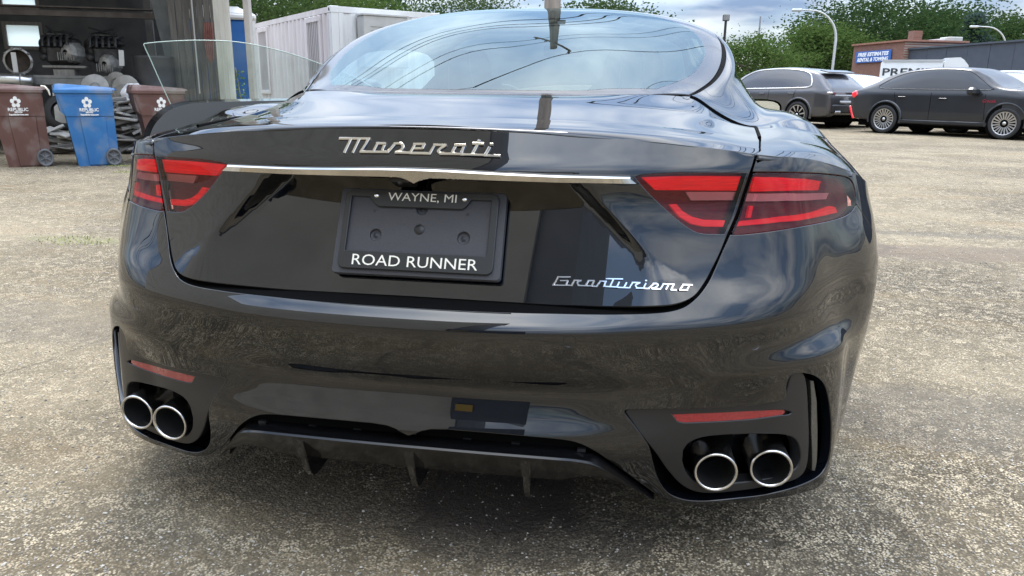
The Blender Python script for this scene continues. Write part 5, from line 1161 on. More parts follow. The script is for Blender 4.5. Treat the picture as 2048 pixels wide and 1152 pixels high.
# white rag
x, z = sh((264, 190), .2); mb = MB(); n1_, n2_ = 8, 9; vs = []
for j in range(n2_):
    for i in range(n1_):
        u, v = i / 7 - .5, j / 8; w_ = .10 * math.sin(math.pi * (.15 + .8 * v)) + .03
        vs.append((u * 2 * w_ + .03 * math.sin(6 * v + 2), .03 * math.sin(5 * u * 3 + 4 * v) + .02 * math.cos(9 * v), .17 - .36 * v))
mb.add(vs, [(j * n1_ + i, j * n1_ + i + 1, (j + 1) * n1_ + i + 1, (j + 1) * n1_ + i) for j in range(n2_ - 1) for i in range(n1_ - 1)], True)
ob = tag(mb.build('white_rag', mat('white cloth', (.78, .78, .80), .8)), 'crumpled white rag hanging beside the right-hand brown bin', 'rag'); ob.location = to_w(x, .2, z); ob.rotation_euler = (0, 0, SA)
# heap of scrap boards: each board a thing of its own
bm_ = [noise_mat('scrap board %d' % i, c1, c2, 4, .8, stretch=(.4, 4, 4)) for i, (c1, c2) in enumerate((((.30, .295, .285), (.40, .395, .38)), ((.17, .165, .155), (.25, .245, .235)), ((.10, .10, .10), (.16, .155, .15))))]
rg = random.Random(11)
def heap(px0, px1, ztop, n, dpt, tagw):
    x0, _ = sh((px0, 300), dpt); x1, _ = sh((px1, 300), dpt)
    for i in range(n):
        f = i / n; L_ = rg.uniform(.28, .6); zz_ = .03 + (ztop - .05) * f; mi = 0 if f > .45 and rg.random() < .75 else (1 if rg.random() < .6 else 2)
        ob = MB().box((0, 0, 0), (L_, rg.uniform(.07, .12), rg.uniform(.02, .045)), bev=.003).build('scrap_board', bm_[mi])
        ob.location = to_w(x0 + (x1 - x0) * rg.random(), dpt - .15 + .35 * rg.random() * (1 - f), zz_); ob.rotation_euler = (rg.uniform(-.3, .3), rg.uniform(-.5, .35), SA + rg.uniform(-.7, .7))
        ht = 'topping' if f > .8 else 'high in' if f > .6 else 'mid' if f > .4 else 'low in' if f > .2 else 'under'; tl_ = 'tilted' if abs(ob.rotation_euler[1]) > .25 else 'flat'; ln_ = 'long' if L_ > .44 else 'short'
        tag(ob, ' '.join((ln_, ('pale', 'grey', 'dark')[mi], tl_, 'board', ht, 'heap', tagw)), 'board', 'scrap boards heaped ' + tagw)
heap(236, 312, .86, 46, .35, 'between blue and brown bins'); heap(-40, 14, .55, 12, .30, 'left of the left brown bin'); heap(116, 150, .42, 10, .35, 'between left brown bin and blue bin')
x, z = sh((130, 268), .45); ob = tag(MB().lathe([(.17, -.09), (.24, -.08), (.27, -.03), (.27, .03), (.24, .08), (.17, .09)], (0, 0, 0), (.2, -1, .2), 28).build('old_tyre', TYRE), 'black tyre on edge between left brown bin and blue bin', 'tyre'); ob.location = to_w(x, .55, .60); ob.rotation_euler = (0, 0, SA)
x0, _ = sh((108, 230), .9); x1, _ = sh((150, 230), .9); ob = tag(MB().box((0, 0, .5), (x1 - x0, .05, 1.0)).build('plywood_sheet', noise_mat('dirty white panel', (.42, .41, .38), (.52, .51, .48), 3, .8)), 'dirty white plywood sheet leaning under the bench between bins', 'sheet'); ob.location = to_w((x0 + x1) / 2, .9, 0); ob.rotation_euler = (R(-6), 0, SA)
x, z = sh((420, 88), .8); mb = MB()
for i in range(5): mb.tube([(-.05 + .025 * i, 0, .32), (-.07 + .03 * i, -.03, .05), (-.05 + .02 * i, -.02, -.22 - .03 * (i % 3))], .014, 6)
ob = tag(mb.build('red_straps', noise_mat('red strap', (.16, .06, .05), (.26, .12, .10), 8, .8)), 'bunch of dull red straps hung on the shed wall', 'straps', kind='stuff'); ob.location = to_w(x, .8, z); ob.rotation_euler = (0, 0, SA)

# ---- blue portable toilet
p0 = at_dist((452, 176), 14.8); tl = thing('portable_toilet', 'blue portable toilet with white roof behind the shed post', 'toilet cabin', (p0[0], p0[1], 0), R(28))
BLU = noise_mat('toilet blue', (.012, .11, .36), (.02, .135, .40), 3, .45); WHT = noise_mat('toilet white', (.70, .70, .68), (.80, .80, .78), 3, .5)
MB().box((0, 0, 1.08), (1.1, 1.1, 2.05), bev=.03).build('cabin', BLU, tl); MB().box((0, 0, 2.16), (1.18, 1.18, .10), bev=.03).build('roof_rim', WHT, tl); MB().box((0, 0, 2.27), (1.1, 1.1, .14), taper=.6, bev=.02).build('roof', WHT, tl)
for i in range(5): MB().box((-.42 + .21 * i, -.555, 1.1), (.05, .02, 1.7)).build('rib', BLU, tl)
for sx in (-1, 1): MB().box((sx * .545, -.55, 1.1), (.05, .04, 2.0)).build('corner_trim', WHT, tl)
MB().box((.1, -.568, 1.0), (.7, .012, 1.8)).build('cabin_door', BLU, tl)
# ---- slim grey post and creeper
p0 = at_dist((506, 176), 12.6); ob = thing('steel_post', 'plain pale grey steel post in front of the container', 'post', (p0[0], p0[1], 0)); GP = noise_mat('pale post paint', (.40, .37, .34), (.50, .47, .43), 5, .6)
MB().box((0, 0, 2.3), (.095, .095, 4.6), bev=.008).build('shaft', GP, ob); MB().box((0, 0, .01), (.22, .22, .02)).build('base_plate', GP, ob)
p0 = at_dist((479, 200), 12.9); mb = MB(); 
for i in range(240):
    hz_ = RNG.uniform(0, 1.25); c_ = Vector((p0[0] + RNG.normal(0, .05 + .03 * (1.3 - hz_)), p0[1] + RNG.normal(0, .06), hz_)); a_v = Vector(RNG.normal(0, 1, 3)).normalized(); b_v = a_v.orthogonal().normalized() * .016; a_v *= .026
    mb.add([c_ - a_v, c_ + b_v, c_ + a_v, c_ - b_v], [(0, 1, 2, 3)])
cv = thing('creeper', 'green creeper growing up beside the shed post', 'plant'); mb.build('foliage', noise_mat('creeper leaf', (.05, .12, .025), (.10, .20, .05), 9, .6), cv); MB().tube([(p0[0], p0[1], 0), (p0[0] + .05, p0[1], .6), (p0[0] - .03, p0[1], 1.3)], .012, 6).build('stem', BOARD, cv)

# ---- white container office
A3 = at_z((661, 9), 2.62); B3 = at_z((485, 51), 2.62); ux = B3 - A3; ux[2] = 0; ux /= np.linalg.norm(ux); uy = np.array([-ux[1], ux[0], 0]) * -1
if uy @ (A3 - CAM) < 0: uy = -uy
LC, WC, HC = float(np.linalg.norm((B3 - A3)[:2])), 2.44, 2.60; con = thing('container_office', 'white corrugated container office with barred windows', 'container', (A3[0], A3[1], 0), math.atan2(ux[1], ux[0]))
sgy = 1 if np.cross(ux, uy)[2] > 0 else -1
WP = noise_mat('container white paint', (.66, .60, .59), (.72, .67, .66), 2.2, .5, dirt=((.42, .34, .29), 3.1, .35), stretch=(1, 1, .35)); WP2 = noise_mat('container end paint', (.68, .68, .67), (.74, .74, .73), 2, .5, dirt=((.5, .46, .42), 3, .2), stretch=(1, 1, .35))
def lc(x, y, z): return (x, y * sgy, z)
def corrug(name, a, b, along, z0, z1, m, out, holes=()):
    """corrugated sheet as steel panels between holes; along='x' or 'y'"""
    pit = .278; x = a; i = 0; vs = []; prof = []
    while x < b:
        for dx, dep in ((0, 0), (.07, 0), (.139, .036), (.209, .036)):
            if x + dx < b: prof.append((x + dx, dep))
        x += pit
    prof.append((b, 0))
    f = (lambda q, dep, z: lc(q, out * dep, z)) if along == 'x' else (lambda q, dep, z: lc(out * dep, q, z))
    spans = []
    cuts = [(a, b, z0, z1)]
    for (ha, hb, hz0, hz1) in holes:
        new = []
        for (ca, cb, c0, c1) in cuts:
            if hb <= ca or ha >= cb: new.append((ca, cb, c0, c1)); continue
            if ha > ca: new.append((ca, ha, c0, c1))
            if hb < cb: new.append((hb, cb, c0, c1))
            new.append((max(ca, ha), min(cb, hb), c0, hz0)); new.append((max(ca, ha), min(cb, hb), hz1, c1))
        cuts = new
    px_ = np.array([p for p, _ in prof]); pd = np.array([d for _, d in prof])
    for (ca, cb, c0, c1) in cuts:
        xs = sorted({ca, cb} | {p for p in px_ if ca < p < cb}); vs = []
        for q in xs: dep = float(np.interp(q, px_, pd)); vs += [f(q, dep, c0), f(q, dep, c1)]
        mesh(name, vs, [(2 * k, 2 * k + 2, 2 * k + 3, 2 * k + 1) for k in range(len(xs) - 1)], m, con)
def con_px(px):
    d = ray(px); P0 = np.array([A3[0], A3[1], 0]); nn = uy; t = ((P0 - CAM) @ nn) / (d @ nn); q = CAM + d * t - P0; return q @ ux, q[2]
def con_px2(px):
    d = ray(px); P0 = np.array([A3[0], A3[1], 0]); nn = ux; t = ((P0 - CAM) @ nn) / (d @ nn); q = CAM + d * t - P0; return q @ uy, q[2]
wins = []
for l_, r_, tp, bt_ in ((518, 538, 66, 136), (615, 643, 47, 136)):
    a = con_px((l_, tp)); b = con_px((r_, bt_)); x0, x1 = sorted((a[0], b[0])); zt_ = a[1]; wins.append((x0, x1, .95, zt_))
corrug('side_wall', .16, LC - .16, 'x', .16, HC - .12, WP, 1, [(x0 - .06, x1 + .06, z0 - .08, z1 + .08) for x0, x1, z0, z1 in wins])
corrug('end_wall', .16, WC - .16, 'y', .16, HC - .12, WP2, 1)
MB().box(lc(LC / 2, WC / 2 + .05, HC / 2), (LC - .3, WC - .25, HC - .2)).build('inner_box', VOID, con)
MB().box(lc(LC / 2, WC / 2, HC - .02), (LC - .1, WC - .1, .05)).build('roof', WP2, con)
for x in (.08, LC - .08):
    for y in (.08, WC - .08):
        MB().box(lc(x, y, HC / 2), (.16, .16, HC - .02), bev=.006).build('corner_post', WP2, con)
        for z in (.06, HC - .06):
            cs = MB().box(lc(x, y, z), (.178, .178, .13), bev=.008).build('corner_casting', WP2, con)
            if x < 1 and y < 1 and z > 1: MB().lathe([(.0001, .0025), (.032, .0025), (.033, 0)], lc(x + .0, y - .089, z), (0, -sgy, 0), 16).build('casting_hole', VOID, cs)
for z, h_ in ((.09, .17), (HC - .06, .11)):
    MB().box(lc(LC / 2, .05, z), (LC - .33, .08, h_)).build('side_rail', WP, con); MB().box(lc(.05, WC / 2, z), (.08, WC - .33, h_)).build('end_rail', WP2, con)
for x0, x1, z0, z1 in wins:
    fr = mesh('window_glass', [lc(x0, .045, z0), lc(x1, .045, z0), lc(x1, .045, z1), lc(x0, .045, z1)], [(0, 1, 2, 3)], mat('office glass', (.10, .11, .12), .1, coat=1), con)
    for cx, cz, sx, sz in (((x0 + x1) / 2, z0 - .045, x1 - x0 + .22, .09), ((x0 + x1) / 2, z1 + .055, x1 - x0 + .22, .11), (x0 - .055, (z0 + z1) / 2, .11, z1 - z0), (x1 + .055, (z0 + z1) / 2, .11, z1 - z0)):
        MB().box(lc(cx, .005, cz), (sx, .07, sz), bev=.006).build('window_frame', WP, fr)
    nb = 7
    for i in range(nb): x = x0 + (x1 - x0) * (i + .5) / nb; MB().box(lc(x, -.012, (z0 + z1) / 2), (.022, .022, z1 - z0)).build('window_bar', WP, fr)
y0, z1 = con_px2((722, 33)); y1, z0 = con_px2((790, 75))
acu = thing('wall_cabinet', 'grey cabinet fixed to the end of the white container', 'cabinet', tuple(np.array([A3[0], A3[1], 0]) + uy * (y0 + y1) / 2 - ux * .22), math.atan2(ux[1], ux[0]))
AC = noise_mat('cabinet grey', (.40, .40, .38), (.48, .48, .46), 4, .5); MB().box((0, 0, z1 - .5), (.34, abs(y1 - y0) * 1.3, 1.0), bev=.012).build('cabinet_body', AC, acu); MB().box((0, 0, z1 + .015), (.38, abs(y1 - y0) * 1.36, .03)).build('cabinet_top', AC, acu)
for i in range(6): MB().box((-.176, 0, z1 - .2 - .08 * i), (.012, abs(y1 - y0) * .9, .02)).build('louvre', AC, acu)
yv = [con_px2((728 + 17 * i, 22))[0] for i in range(6)]
for y in yv:
    if .2 < y < WC - .25: MB().box(lc(-.004, y, HC - .24), (.03, .10, .09)).build('vent', noise_mat('vent grey', (.45, .45, .44), (.5, .5, .5)), con)
for i, chh in enumerate('CXSU2105'): text_mesh(chh, .085, 'stencil_digit', mat('faded stencil', (.30, .27, .26), .7), con, frame(lc(.085, -.0045, HC - .32 - .10 * i), tuple((np.array(lc(1, 0, 0)) - np.array(lc(0, 0, 0))) * (1 if sgy > 0 else -1)), (0, 0, 1)), depth=.0005) if False else None
# ================================================================== parked cars
def suv(name, label, cat, loc, rz, paint, glass, trim, P, rimm, group=None, rough_trim=None):
    """P: dict of profile stations. local x forward, z up, origin on the ground between the wheels"""
    root = thing(name, label, cat, loc, rz, group); W = P['w'] / 2; L0, L1 = P['rear'], P['front']
    xs = np.array(P['x'], float); roof = np.array(P['roof'], float); belt = np.array(P['belt'], float); wr = np.array(P['wroof'], float); wb = np.array(P['wbelt'], float); wf = np.array(P['wflank'], float); zs = np.array(P['sill'], float)
    rowsP = []
    for i in range(len(xs)):
        r_, b_, a, c, f, s_ = roof[i], belt[i], wr[i] * W, wb[i] * W, wf[i] * W, zs[i]; top = max(r_, b_ + .002)
        rowsP.append([(xs[i], 0, top + .012), (xs[i], a * .55, top + .006), (xs[i], a * .93, top - .02 * (top - b_ > .1)), (xs[i], a, top - .05 * min(1, (top - b_) / .3)), (xs[i], (a + c) / 2 + .012, (top + b_) / 2), (xs[i], c, b_), (xs[i], f, b_ - .16), (xs[i], f * 1.0, (b_ - .16) * .45 + s_ * .55), (xs[i], f * .965, s_), (xs[i], f * .80, s_ - .05)])
    rowsP = np.array(rowsP); nI, nK = rowsP.shape[:2]; qi = np.linspace(0, nI - 1, 8 * (nI - 1) + 1); qk = np.linspace(0, nK - 1, 6 * (nK - 1) + 1)
    a_ = np.stack([pchip(np.arange(nK, dtype=float), rowsP[i], qk) for i in range(nI)]); g = np.stack([pchip(np.arange(nI, dtype=float), a_[:, k], qi) for k in range(a_.shape[1])], 1)
    full = np.concatenate([(g * [1, -1, 1])[:, :0:-1], g], 1); n1_, n2_ = full.shape[:2]
    vs = full.reshape(-1, 3); fs = [(i * n2_ + k, i * n2_ + k + 1, (i + 1) * n2_ + k + 1, (i + 1) * n2_ + k) for i in range(n1_ - 1) for k in range(n2_ - 1)]
    fs += [tuple(range(n2_ - 1, -1, -1)), tuple(range((n1_ - 1) * n2_, n1_ * n2_))]
    body_ = mesh('body', vs, [f[::-1] for f in fs], paint, root, True)
    S = Grid(0, nI - 1, -(nK - 1), nK - 1, full)
    X2u = lambda x: float(np.interp(x, xs, np.arange(nI)))
    def pan(nm, poly, m, off, parent=body_, flip=None, rim=.004, step=(.12, .2)):
        pl = np.array([(X2u(x), k) for x, k in poly], float); fl = True
        return panel(nm, S, pl, (), step, m, parent, rim=rim, flip=fl, eps=(.02, .02), off=off)
    for sy in (1, -1):
        for nm, poly in P['side_glass']:
            w_ = pan('side_window', [(x, sy * k) for x, k in poly], glass, .003, rim=0)
        if P.get('dlo'):
            pts = np.array([(X2u(x), sy * k) for x, k in sm(P['dlo'], 4)]); q = S(pts); mb = MB().tube([tuple(v * [1, 1.004, 1]) for v in q], P.get('dlo_r', .012), 6); mb.build('window_trim', trim, body_)
        for nm, x0, z0, x1, z1 in P.get('seams', ()):
            k0 = lambda x, z: (X2u(x), sy * float(np.interp(-z, -S([(X2u(x), q) for q in np.linspace(5, 8, 40)])[:, 2], np.linspace(5, 8, 40))))
            pts = S([k0(x0 + (x1 - x0) * t, z0 + (z1 - z0) * t) for t in np.linspace(0, 1, 14)]); MB().tube([tuple(v * [1, 1.001, 1]) for v in pts], .005, 5).build(nm, VOID, body_)
        for x, z in P.get('handles', ()):
            k = float(np.interp(-z, -S([(X2u(x), q) for q in np.linspace(5, 8, 40)])[:, 2], np.linspace(5, 8, 40))); q = S([(X2u(x), sy * k)])[0]
            MB().box((q[0], q[1] + sy * .012, q[2]), (.20, .03, .032), bev=.008).build('door_handle', P.get('handle_mat', paint), body_)
    for nm, poly, m in P['glass']: pan(nm, poly, m, .003, rim=0)
    # lower cladding and sills
    for sy in (1, -1):
        MB().box(((P['ax'][0] + P['ax'][1]) / 2, sy * (W * .955), P['sill'][3] - .015), (P['ax'][1] - P['ax'][0] - .75, .10, .10), bev=.02).build('sill', MATTE, body_)
        for ai, x in enumerate(P['ax']):
            yk = W * wf[int(X2u(x) + .5)]; r_ = P['r']
            MB().lathe([(.0001, .004), (r_ + .055, .004), (r_ + .06, -.12)], (x, sy * yk, r_ + .015), (0, sy, 0), 40).build('wheel_arch', VOID, body_)
            vs = []; n = 28
            for i in range(n + 1):
                a = R(-14 + 208 * i / n); 
                for rr_, o_ in ((r_ + .05, -.01), (r_ + .052, .022), (r_ + .085, .018), (r_ + .105, -.01)): vs.append((x + rr_ * math.cos(a), sy * (yk + o_), r_ + .015 + rr_ * math.sin(a)))
            mesh('arch_lip', vs, [(4 * i + k, 4 * i + k + 1, 4 * i + 5 + k, 4 * i + 4 + k) for i in range(n) for k in range(3)], P.get('arch', MATTE), body_, True)
            # wheel
            o_ = Vector((x, sy * (yk - .10), r_)); ax = (0, sy, 0); h = .125; rr = r_ * .72
            t = MB().lathe([(rr, -h), (r_ - .03, -h), (r_, -h + .05), (r_, h - .05), (r_ - .02, h - .008), (r_ - .05, h), (rr + .005, h - .004), (rr, h - .015)], o_, ax, 40).build('wheel', TYRE, root)
            mb = MB().lathe([(rr + .004, h - .006), (rr - .012, h - .004), (rr - .018, h - .03), (rr - .02, -h)], o_, ax, 36); q = Vector(ax).to_track_quat('Z', 'Y')
            MB().lathe([(.0001, h - .07), (rr - .02, h - .07)], o_, ax, 30).build('wheel_back', VOID, t)
            for i in range(P['spokes']):
                a = 2 * math.pi * i / P['spokes'] + .2; ca, sa = math.cos(a), math.sin(a); b = []
                for r1, ww, hh in ((.04, .010, h - .025), (rr - .012, P.get('sw', .016), h - .008)):
                    for s2 in (-1, 1):
                        for d2 in (0, -.035): b.append(o_ + q @ Vector((r1 * ca - s2 * ww * sa, r1 * sa + s2 * ww * ca, hh + d2)))
                mb.add(b, [(0, 2, 6, 4), (1, 5, 7, 3), (0, 4, 5, 1), (2, 3, 7, 6), (4, 6, 7, 5)])
            mb.lathe([(.0001, h - .012), (.04, h - .015), (.05, h - .05)], o_, ax, 18); mb.build('rim', rimm, t)
    MB().box(((xs[0] + xs[-1]) / 2, 0, .26), (xs[-1] - xs[0] - .5, P['w'] * .8, .16)).build('underbody', VOID, root)
    MBx, Mz, My = P['mirror']
    for sy in (1, -1):
        mo = MB().box((MBx, sy * (My + .13), Mz), (.22, .26, .19), bev=.055).build('door_mirror', P.get('mirror_mat', paint), root); MB().box((MBx + .02, sy * (My), Mz - .085), (.08, .14, .04), bev=.01).build('mirror_foot', MATTE, mo)
    return root, body_, S, X2u
SATINB = noise_mat('satin charcoal wrap', (.014, .016, .020), (.017, .019, .023), 3, .30, coat=.35)
DGREY = mat('dark grey metallic', (.075, .073, .077), .32, .55, coat=1.0)
PEARL = mat('white car paint', (.70, .70, .69), .25, coat=1.0)
TINT = mat('tinted glass', (.085, .09, .10), .06, .45, coat=1.0); LTGL = mat('light car glass', (.09, .12, .12), .05, coat=1.0)
SILV = mat('satin silver trim', (.62, .62, .62), .3, .9); RIMS = mat('diamond cut rim', (.55, .54, .53), .28, .9)
G = dict(w=1.98, rear=-2.42, front=2.43, x=[-2.50, -2.38, -2.0, -1.6, -1.0, -.3, .35, .75, 1.25, 1.75, 2.2, 2.43], roof=[1.0, 1.10, 1.28, 1.47, 1.61, 1.66, 1.63, 1.49, 1.20, 1.13, 1.05, .90],
         belt=[.92, 1.05, 1.13, 1.14, 1.13, 1.12, 1.12, 1.12, 1.11, 1.08, 1.0, .84], wroof=[.80, .78, .72, .70, .70, .70, .70, .72, .82, .84, .78, .62], wbelt=[.84, .88, .92, .94, .94, .93, .93, .93, .93, .92, .86, .70], wflank=[.86, .93, .98, 1.0, .985, .97, .97, .975, .985, 1.0, .95, .78],
         sill=[.46, .40, .36, .34, .30, .28, .28, .28, .30, .34, .36, .40], ax=(-1.43, 1.48), r=.365, spokes=20, sw=.017, arch=SATINB, mirror=(.72, 1.08, .93),
         side_glass=[('rear', [(-1.62, 4.35), (-1.38, 3.75), (-1.0, 3.35), (-.62, 3.2), (-.36, 3.18), (-.36, 4.9), (-.9, 4.9), (-1.45, 4.85)]), ('front', [(-.24, 3.18), (.2, 3.25), (.55, 3.5), (.86, 4.0), (.98, 4.7), (.92, 4.9), (.3, 4.9), (-.24, 4.9)])],
         glass=[('windscreen', [(.72, 2.8), (1.2, 2.5), (1.34, 0), (1.2, -2.5), (.72, -2.8), (.52, -1.6), (.46, 0), (.52, 1.6)], mat('sky glass', (.42, .46, .52), .06, .75)), ('rear_window', [(-1.58, 2.2), (-1.56, 0), (-1.58, -2.2), (-2.12, -2.4), (-2.18, 0), (-2.12, 2.4)], TINT)],  # pale metallic windscreen colour stands in for a bright sky reflection
         dlo=[(-1.72, 4.6), (-1.5, 3.75), (-1.05, 3.18), (-.5, 3.06), (.2, 3.1), (.6, 3.4), (.94, 4.1), (1.05, 4.95), (.2, 5.0), (-.8, 5.0), (-1.6, 4.97), (-1.72, 4.6)], dlo_r=.009, seams=[('door_seam', -.3, 1.05, -.3, .36), ('door_seam', .98, 1.02, 1.02, .36), ('door_seam', -1.22, 1.04, -1.08, .40)], handles=[(-1.02, .93), (-.02, .90)])
r1 = on_ground((1766, 266)); r2 = on_ground((2008, 279)); mid = (r1 + r2) / 2; hd = r2 - r1; hd /= np.linalg.norm(hd); nL = np.array([-hd[1], hd[0], 0])
sgnn = 1 if nL @ (CAM - mid) > 0 else -1; gc = mid - nL * sgnn * .88
gre, gb, gS, gX = suv('parked_suv', 'satin black coupe-style SUV parked side-on with red tail lamp and bright spoked wheels', 'SUV', (gc[0], gc[1], 0), math.atan2(hd[1], hd[0]), SATINB, TINT, GLOSSB, G, RIMS)
gre.scale = (1.045,) * 3
REDL = mat('glowing red lens', (.55, .02, .03), .25, coat=1., emit=((1, .05, .06), .25))
for sy in (1, -1):
    MB().box((-2.37, sy * .87, .99), (.17, .17, .15), Matrix.Rotation(R(-30), 3, 'Y'), bev=.03).build('tail_lamp', REDL, gb)
    MB().box((-2.42, sy * .86, .52), (.06, .12, .34), Matrix.Rotation(R(-22), 3, 'Y'), bev=.012).build('bumper_reflector', REDL, gb)  # a slight glow is put into this unlit reflector's red
    w_ = text_mesh('Grecale', .105, 'wing_script', mat('red script', (.35, .02, .04), .4), gb, frame((1.08, sy * 1.0, .86), (sy * -1. if sy > 0 else 1., 0, 0), (0, 0, 1)), depth=.002, shear=.3)
    w_.scale = (.9, 1, 1)
CY = dict(w=1.98, rear=-2.42, front=2.5, x=[-2.42, -2.36, -2.18, -1.85, -1.4, -.6, .2, .75, 1.3, 1.8, 2.25, 2.5], roof=[.98, 1.10, 1.28, 1.52, 1.64, 1.70, 1.67, 1.52, 1.17, 1.08, .98, .80],
         belt=[.90, 1.02, 1.10, 1.13, 1.12, 1.10, 1.09, 1.08, 1.06, 1.02, .92, .74], wroof=[.82, .80, .76, .74, .73, .73, .73, .75, .84, .84, .78, .62], wbelt=[.86, .90, .93, .945, .945, .94, .94, .94, .94, .93, .86, .70], wflank=[.88, .94, .98, 1.0, 1.0, .985, .985, .985, .99, 1.0, .95, .78],
         sill=[.44, .40, .36, .34, .30, .28, .28, .28, .30, .34, .36, .40], ax=(-1.42, 1.47), r=.375, spokes=10, sw=.02, arch=DGREY, mirror=(.75, 1.14, .93), handle_mat=DGREY,
         side_glass=[('quarter', [(-1.66, 4.6), (-1.58, 3.9), (-1.40, 3.4), (-1.32, 3.3), (-1.36, 4.85), (-1.58, 4.85)]), ('rear', [(-1.26, 3.24), (-.6, 3.15), (-.42, 3.15), (-.42, 4.9), (-1.28, 4.88)])],
         glass=[('windscreen', [(.72, 2.8), (1.2, 2.5), (1.34, 0), (1.2, -2.5), (.72, -2.8), (.52, -1.6), (.46, 0), (.52, 1.6)], TINT), ('rear_window', [(-1.90, 2.5), (-1.90, 0), (-1.90, -2.5), (-2.28, -2.65), (-2.30, 0), (-2.28, 2.65)], mat('rear screen', (.16, .17, .17), .1, coat=1))],
         dlo=[(-1.74, 4.75), (-1.68, 4.0), (-1.42, 3.2), (-.6, 3.02), (.2, 3.05), (.7, 3.4), (1.0, 4.3), (1.05, 4.95), (.2, 5.0), (-.8, 5.0), (-1.6, 4.98), (-1.74, 4.75)], dlo_r=.020,
         seams=[('door_seam', -.36, 1.06, -.36, .36), ('door_seam', -1.26, 1.06, -1.08, .45)], handles=[(-1.12, .96), (-.14, .95)])
CY2 = dict(CY); CY2['side_glass'] = CY['side_glass'] + [('front', [(-.32, 3.15), (.3, 3.25), (.62, 3.6), (.92, 4.4), (.98, 4.9), (.3, 4.9), (-.32, 4.9)])]
hc = -hd; rear_c = on_ground((1694, 266)); rear_c = CAM * [1, 1, 0] + (rear_c - CAM * [1, 1, 0]) * 1.12; nR = np.array([-hc[1], hc[0], 0]); cc_ = rear_c + hc * 2.6
cay, cb, cS, cX = suv('parked_suv', 'dark grey metallic SUV with bright window trim, tail towards the satin black SUV', 'SUV', (cc_[0], cc_[1], 0), math.atan2(hc[1], hc[0]), DGREY, TINT, SILV, CY2, RIMS)
cay.scale = (1.06, 1.06, 1.075)
MB().box((-2.405, 0, .975), (.05, 1.74, .10), bev=.02).build('light_band', mat('dark light band', (.03, .012, .012), .15, coat=1), cb)
for sy in (1, -1):
    MB().box((-2.33, sy * .80, .985), (.16, .30, .06), Matrix.Rotation(R(sy * 16), 3, 'Z'), bev=.015).build('tail_lamp', mat('lamp chrome', (.7, .62, .6), .2, .7), cb)
    MB().box((-2.46, sy * .60, .47), (.06, .26, .075), bev=.02).build('exhaust_trim', SILV, cb)
MB().box((-2.43, 0, .92), (.03, 1.5, .035), bev=.01).build('chrome_trim', SILV, cb); MB().box((-2.44, 0, .74), (.05, 1.0, .07), bev=.015).build('plate_trim', SILV, cb); MB().box((-2.43, 0, .56), (.09, 1.72, .24), bev=.04).build('rear_valance', MATTE, cb)
MB().box((-1.93, 0, 1.575), (.30, 1.26, .035), Matrix.Rotation(R(-12), 3, 'Y'), bev=.01).build('roof_spoiler', DGREY, cb)
wc = cc_ + np.array([hc[1], -hc[0], 0]) * -0 
w1 = at_dist((1745, 190), 27.5); W2 = dict(CY2); 
suv('parked_suv', 'white SUV tucked behind the dark grey one', 'SUV', (w1[0] - 1.2, w1[1] + 1.6, 0), math.atan2(hc[1], hc[0]), PEARL, TINT, PEARL, W2, RIMS)
w2_ = at_dist((2030, 190), 24.5)
suv('parked_suv', 'white SUV parked nose-out beyond the satin black one', 'SUV', (w2_[0] + .7, w2_[1] + .6, 0), math.atan2(hd[1], hd[0]), PEARL, LTGL, PEARL, CY2, RIMS)
# ---- box truck
t0 = at_dist((1860, 190), 31.); tr = thing('box_truck', 'white box truck with rounded wind deflector parked behind the SUVs', 'truck', (t0[0], t0[1], 0), R(-14))
def tr_px(px):
    X_ = np.array([math.cos(R(-14)), math.sin(R(-14)), 0]); Y_ = np.array([-X_[1], X_[0], 0]); d = ray(px); t = ((t0 * [1, 1, 0] - Y_ * 1.05 - CAM) @ Y_) / (d @ Y_); q = CAM + d * t - t0; return q @ X_, q[2] + t0[2]
xa_, za_ = tr_px((1766, 121)); xb_, zb_ = tr_px((1888, 118)); TW = noise_mat('truck white', (.66, .67, .67), (.74, .75, .75), 2, .45)
hh_ = (za_ + zb_) / 2; MB().box(((xa_ + xb_) / 2, 0, hh_ / 2 + .35), (xb_ - xa_, 2.1, hh_ - .7), bev=.03).build('box_body', TW, tr)
for z in (hh_ - .03, .75): MB().box(((xa_ + xb_) / 2, -1.062, z), (xb_ - xa_, .03, .07)).build('box_rail', SILV, tr)
xc_, zc_ = tr_px((1940, 124)); 
vs = []; prof = [(xb_ + .05, hh_ - .42), (xb_ + .05, hh_ + .06), (xb_ + .5, hh_ + .08), (xc_ - .15, hh_ + .0), (xc_, hh_ - .18), (xc_ + .02, hh_ - .42)]
for sy in (-1, 1): vs += [(x, sy * .85, z) for x, z in prof]
n_ = len(prof); mesh('wind_deflector', vs, [tuple(range(n_)), tuple(range(2 * n_ - 1, n_ - 1, -1))] + [(i, n_ + i, n_ + (i + 1) % n_, (i + 1) % n_) for i in range(n_)], PEARL, tr)
MB().box(((xb_ + xc_) / 2 + .15, 0, (hh_ - .4) / 2 + .25), (xc_ - xb_ + .2, 1.95, hh_ - .95), bev=.12).build('cab', PEARL, tr); MB().box((xc_ + .2, 0, .95), (.9, 1.8, .7), bev=.1).build('bonnet', PEARL, tr)
for x in (xa_ + .8, xc_ + .1):
    for sy in (-1, 1): MB().lathe([(.0001, .12), (.22, .12), (.38, .12), (.40, .08), (.40, -.12), (.0001, -.12)], (x, sy * .93, .40), (0, sy, 0), 24).build('wheel', TYRE, tr)
lx, lz = tr_px((1818, 135)); text_mesh('PREMIER', .34, 'lettering', mat('black print', (.03, .03, .03), .6), tr, frame((lx + .1, -1.056, lz - .16), (1, 0, 0), (0, 0, 1)), depth=.002, sx=1.45, offset=.006)
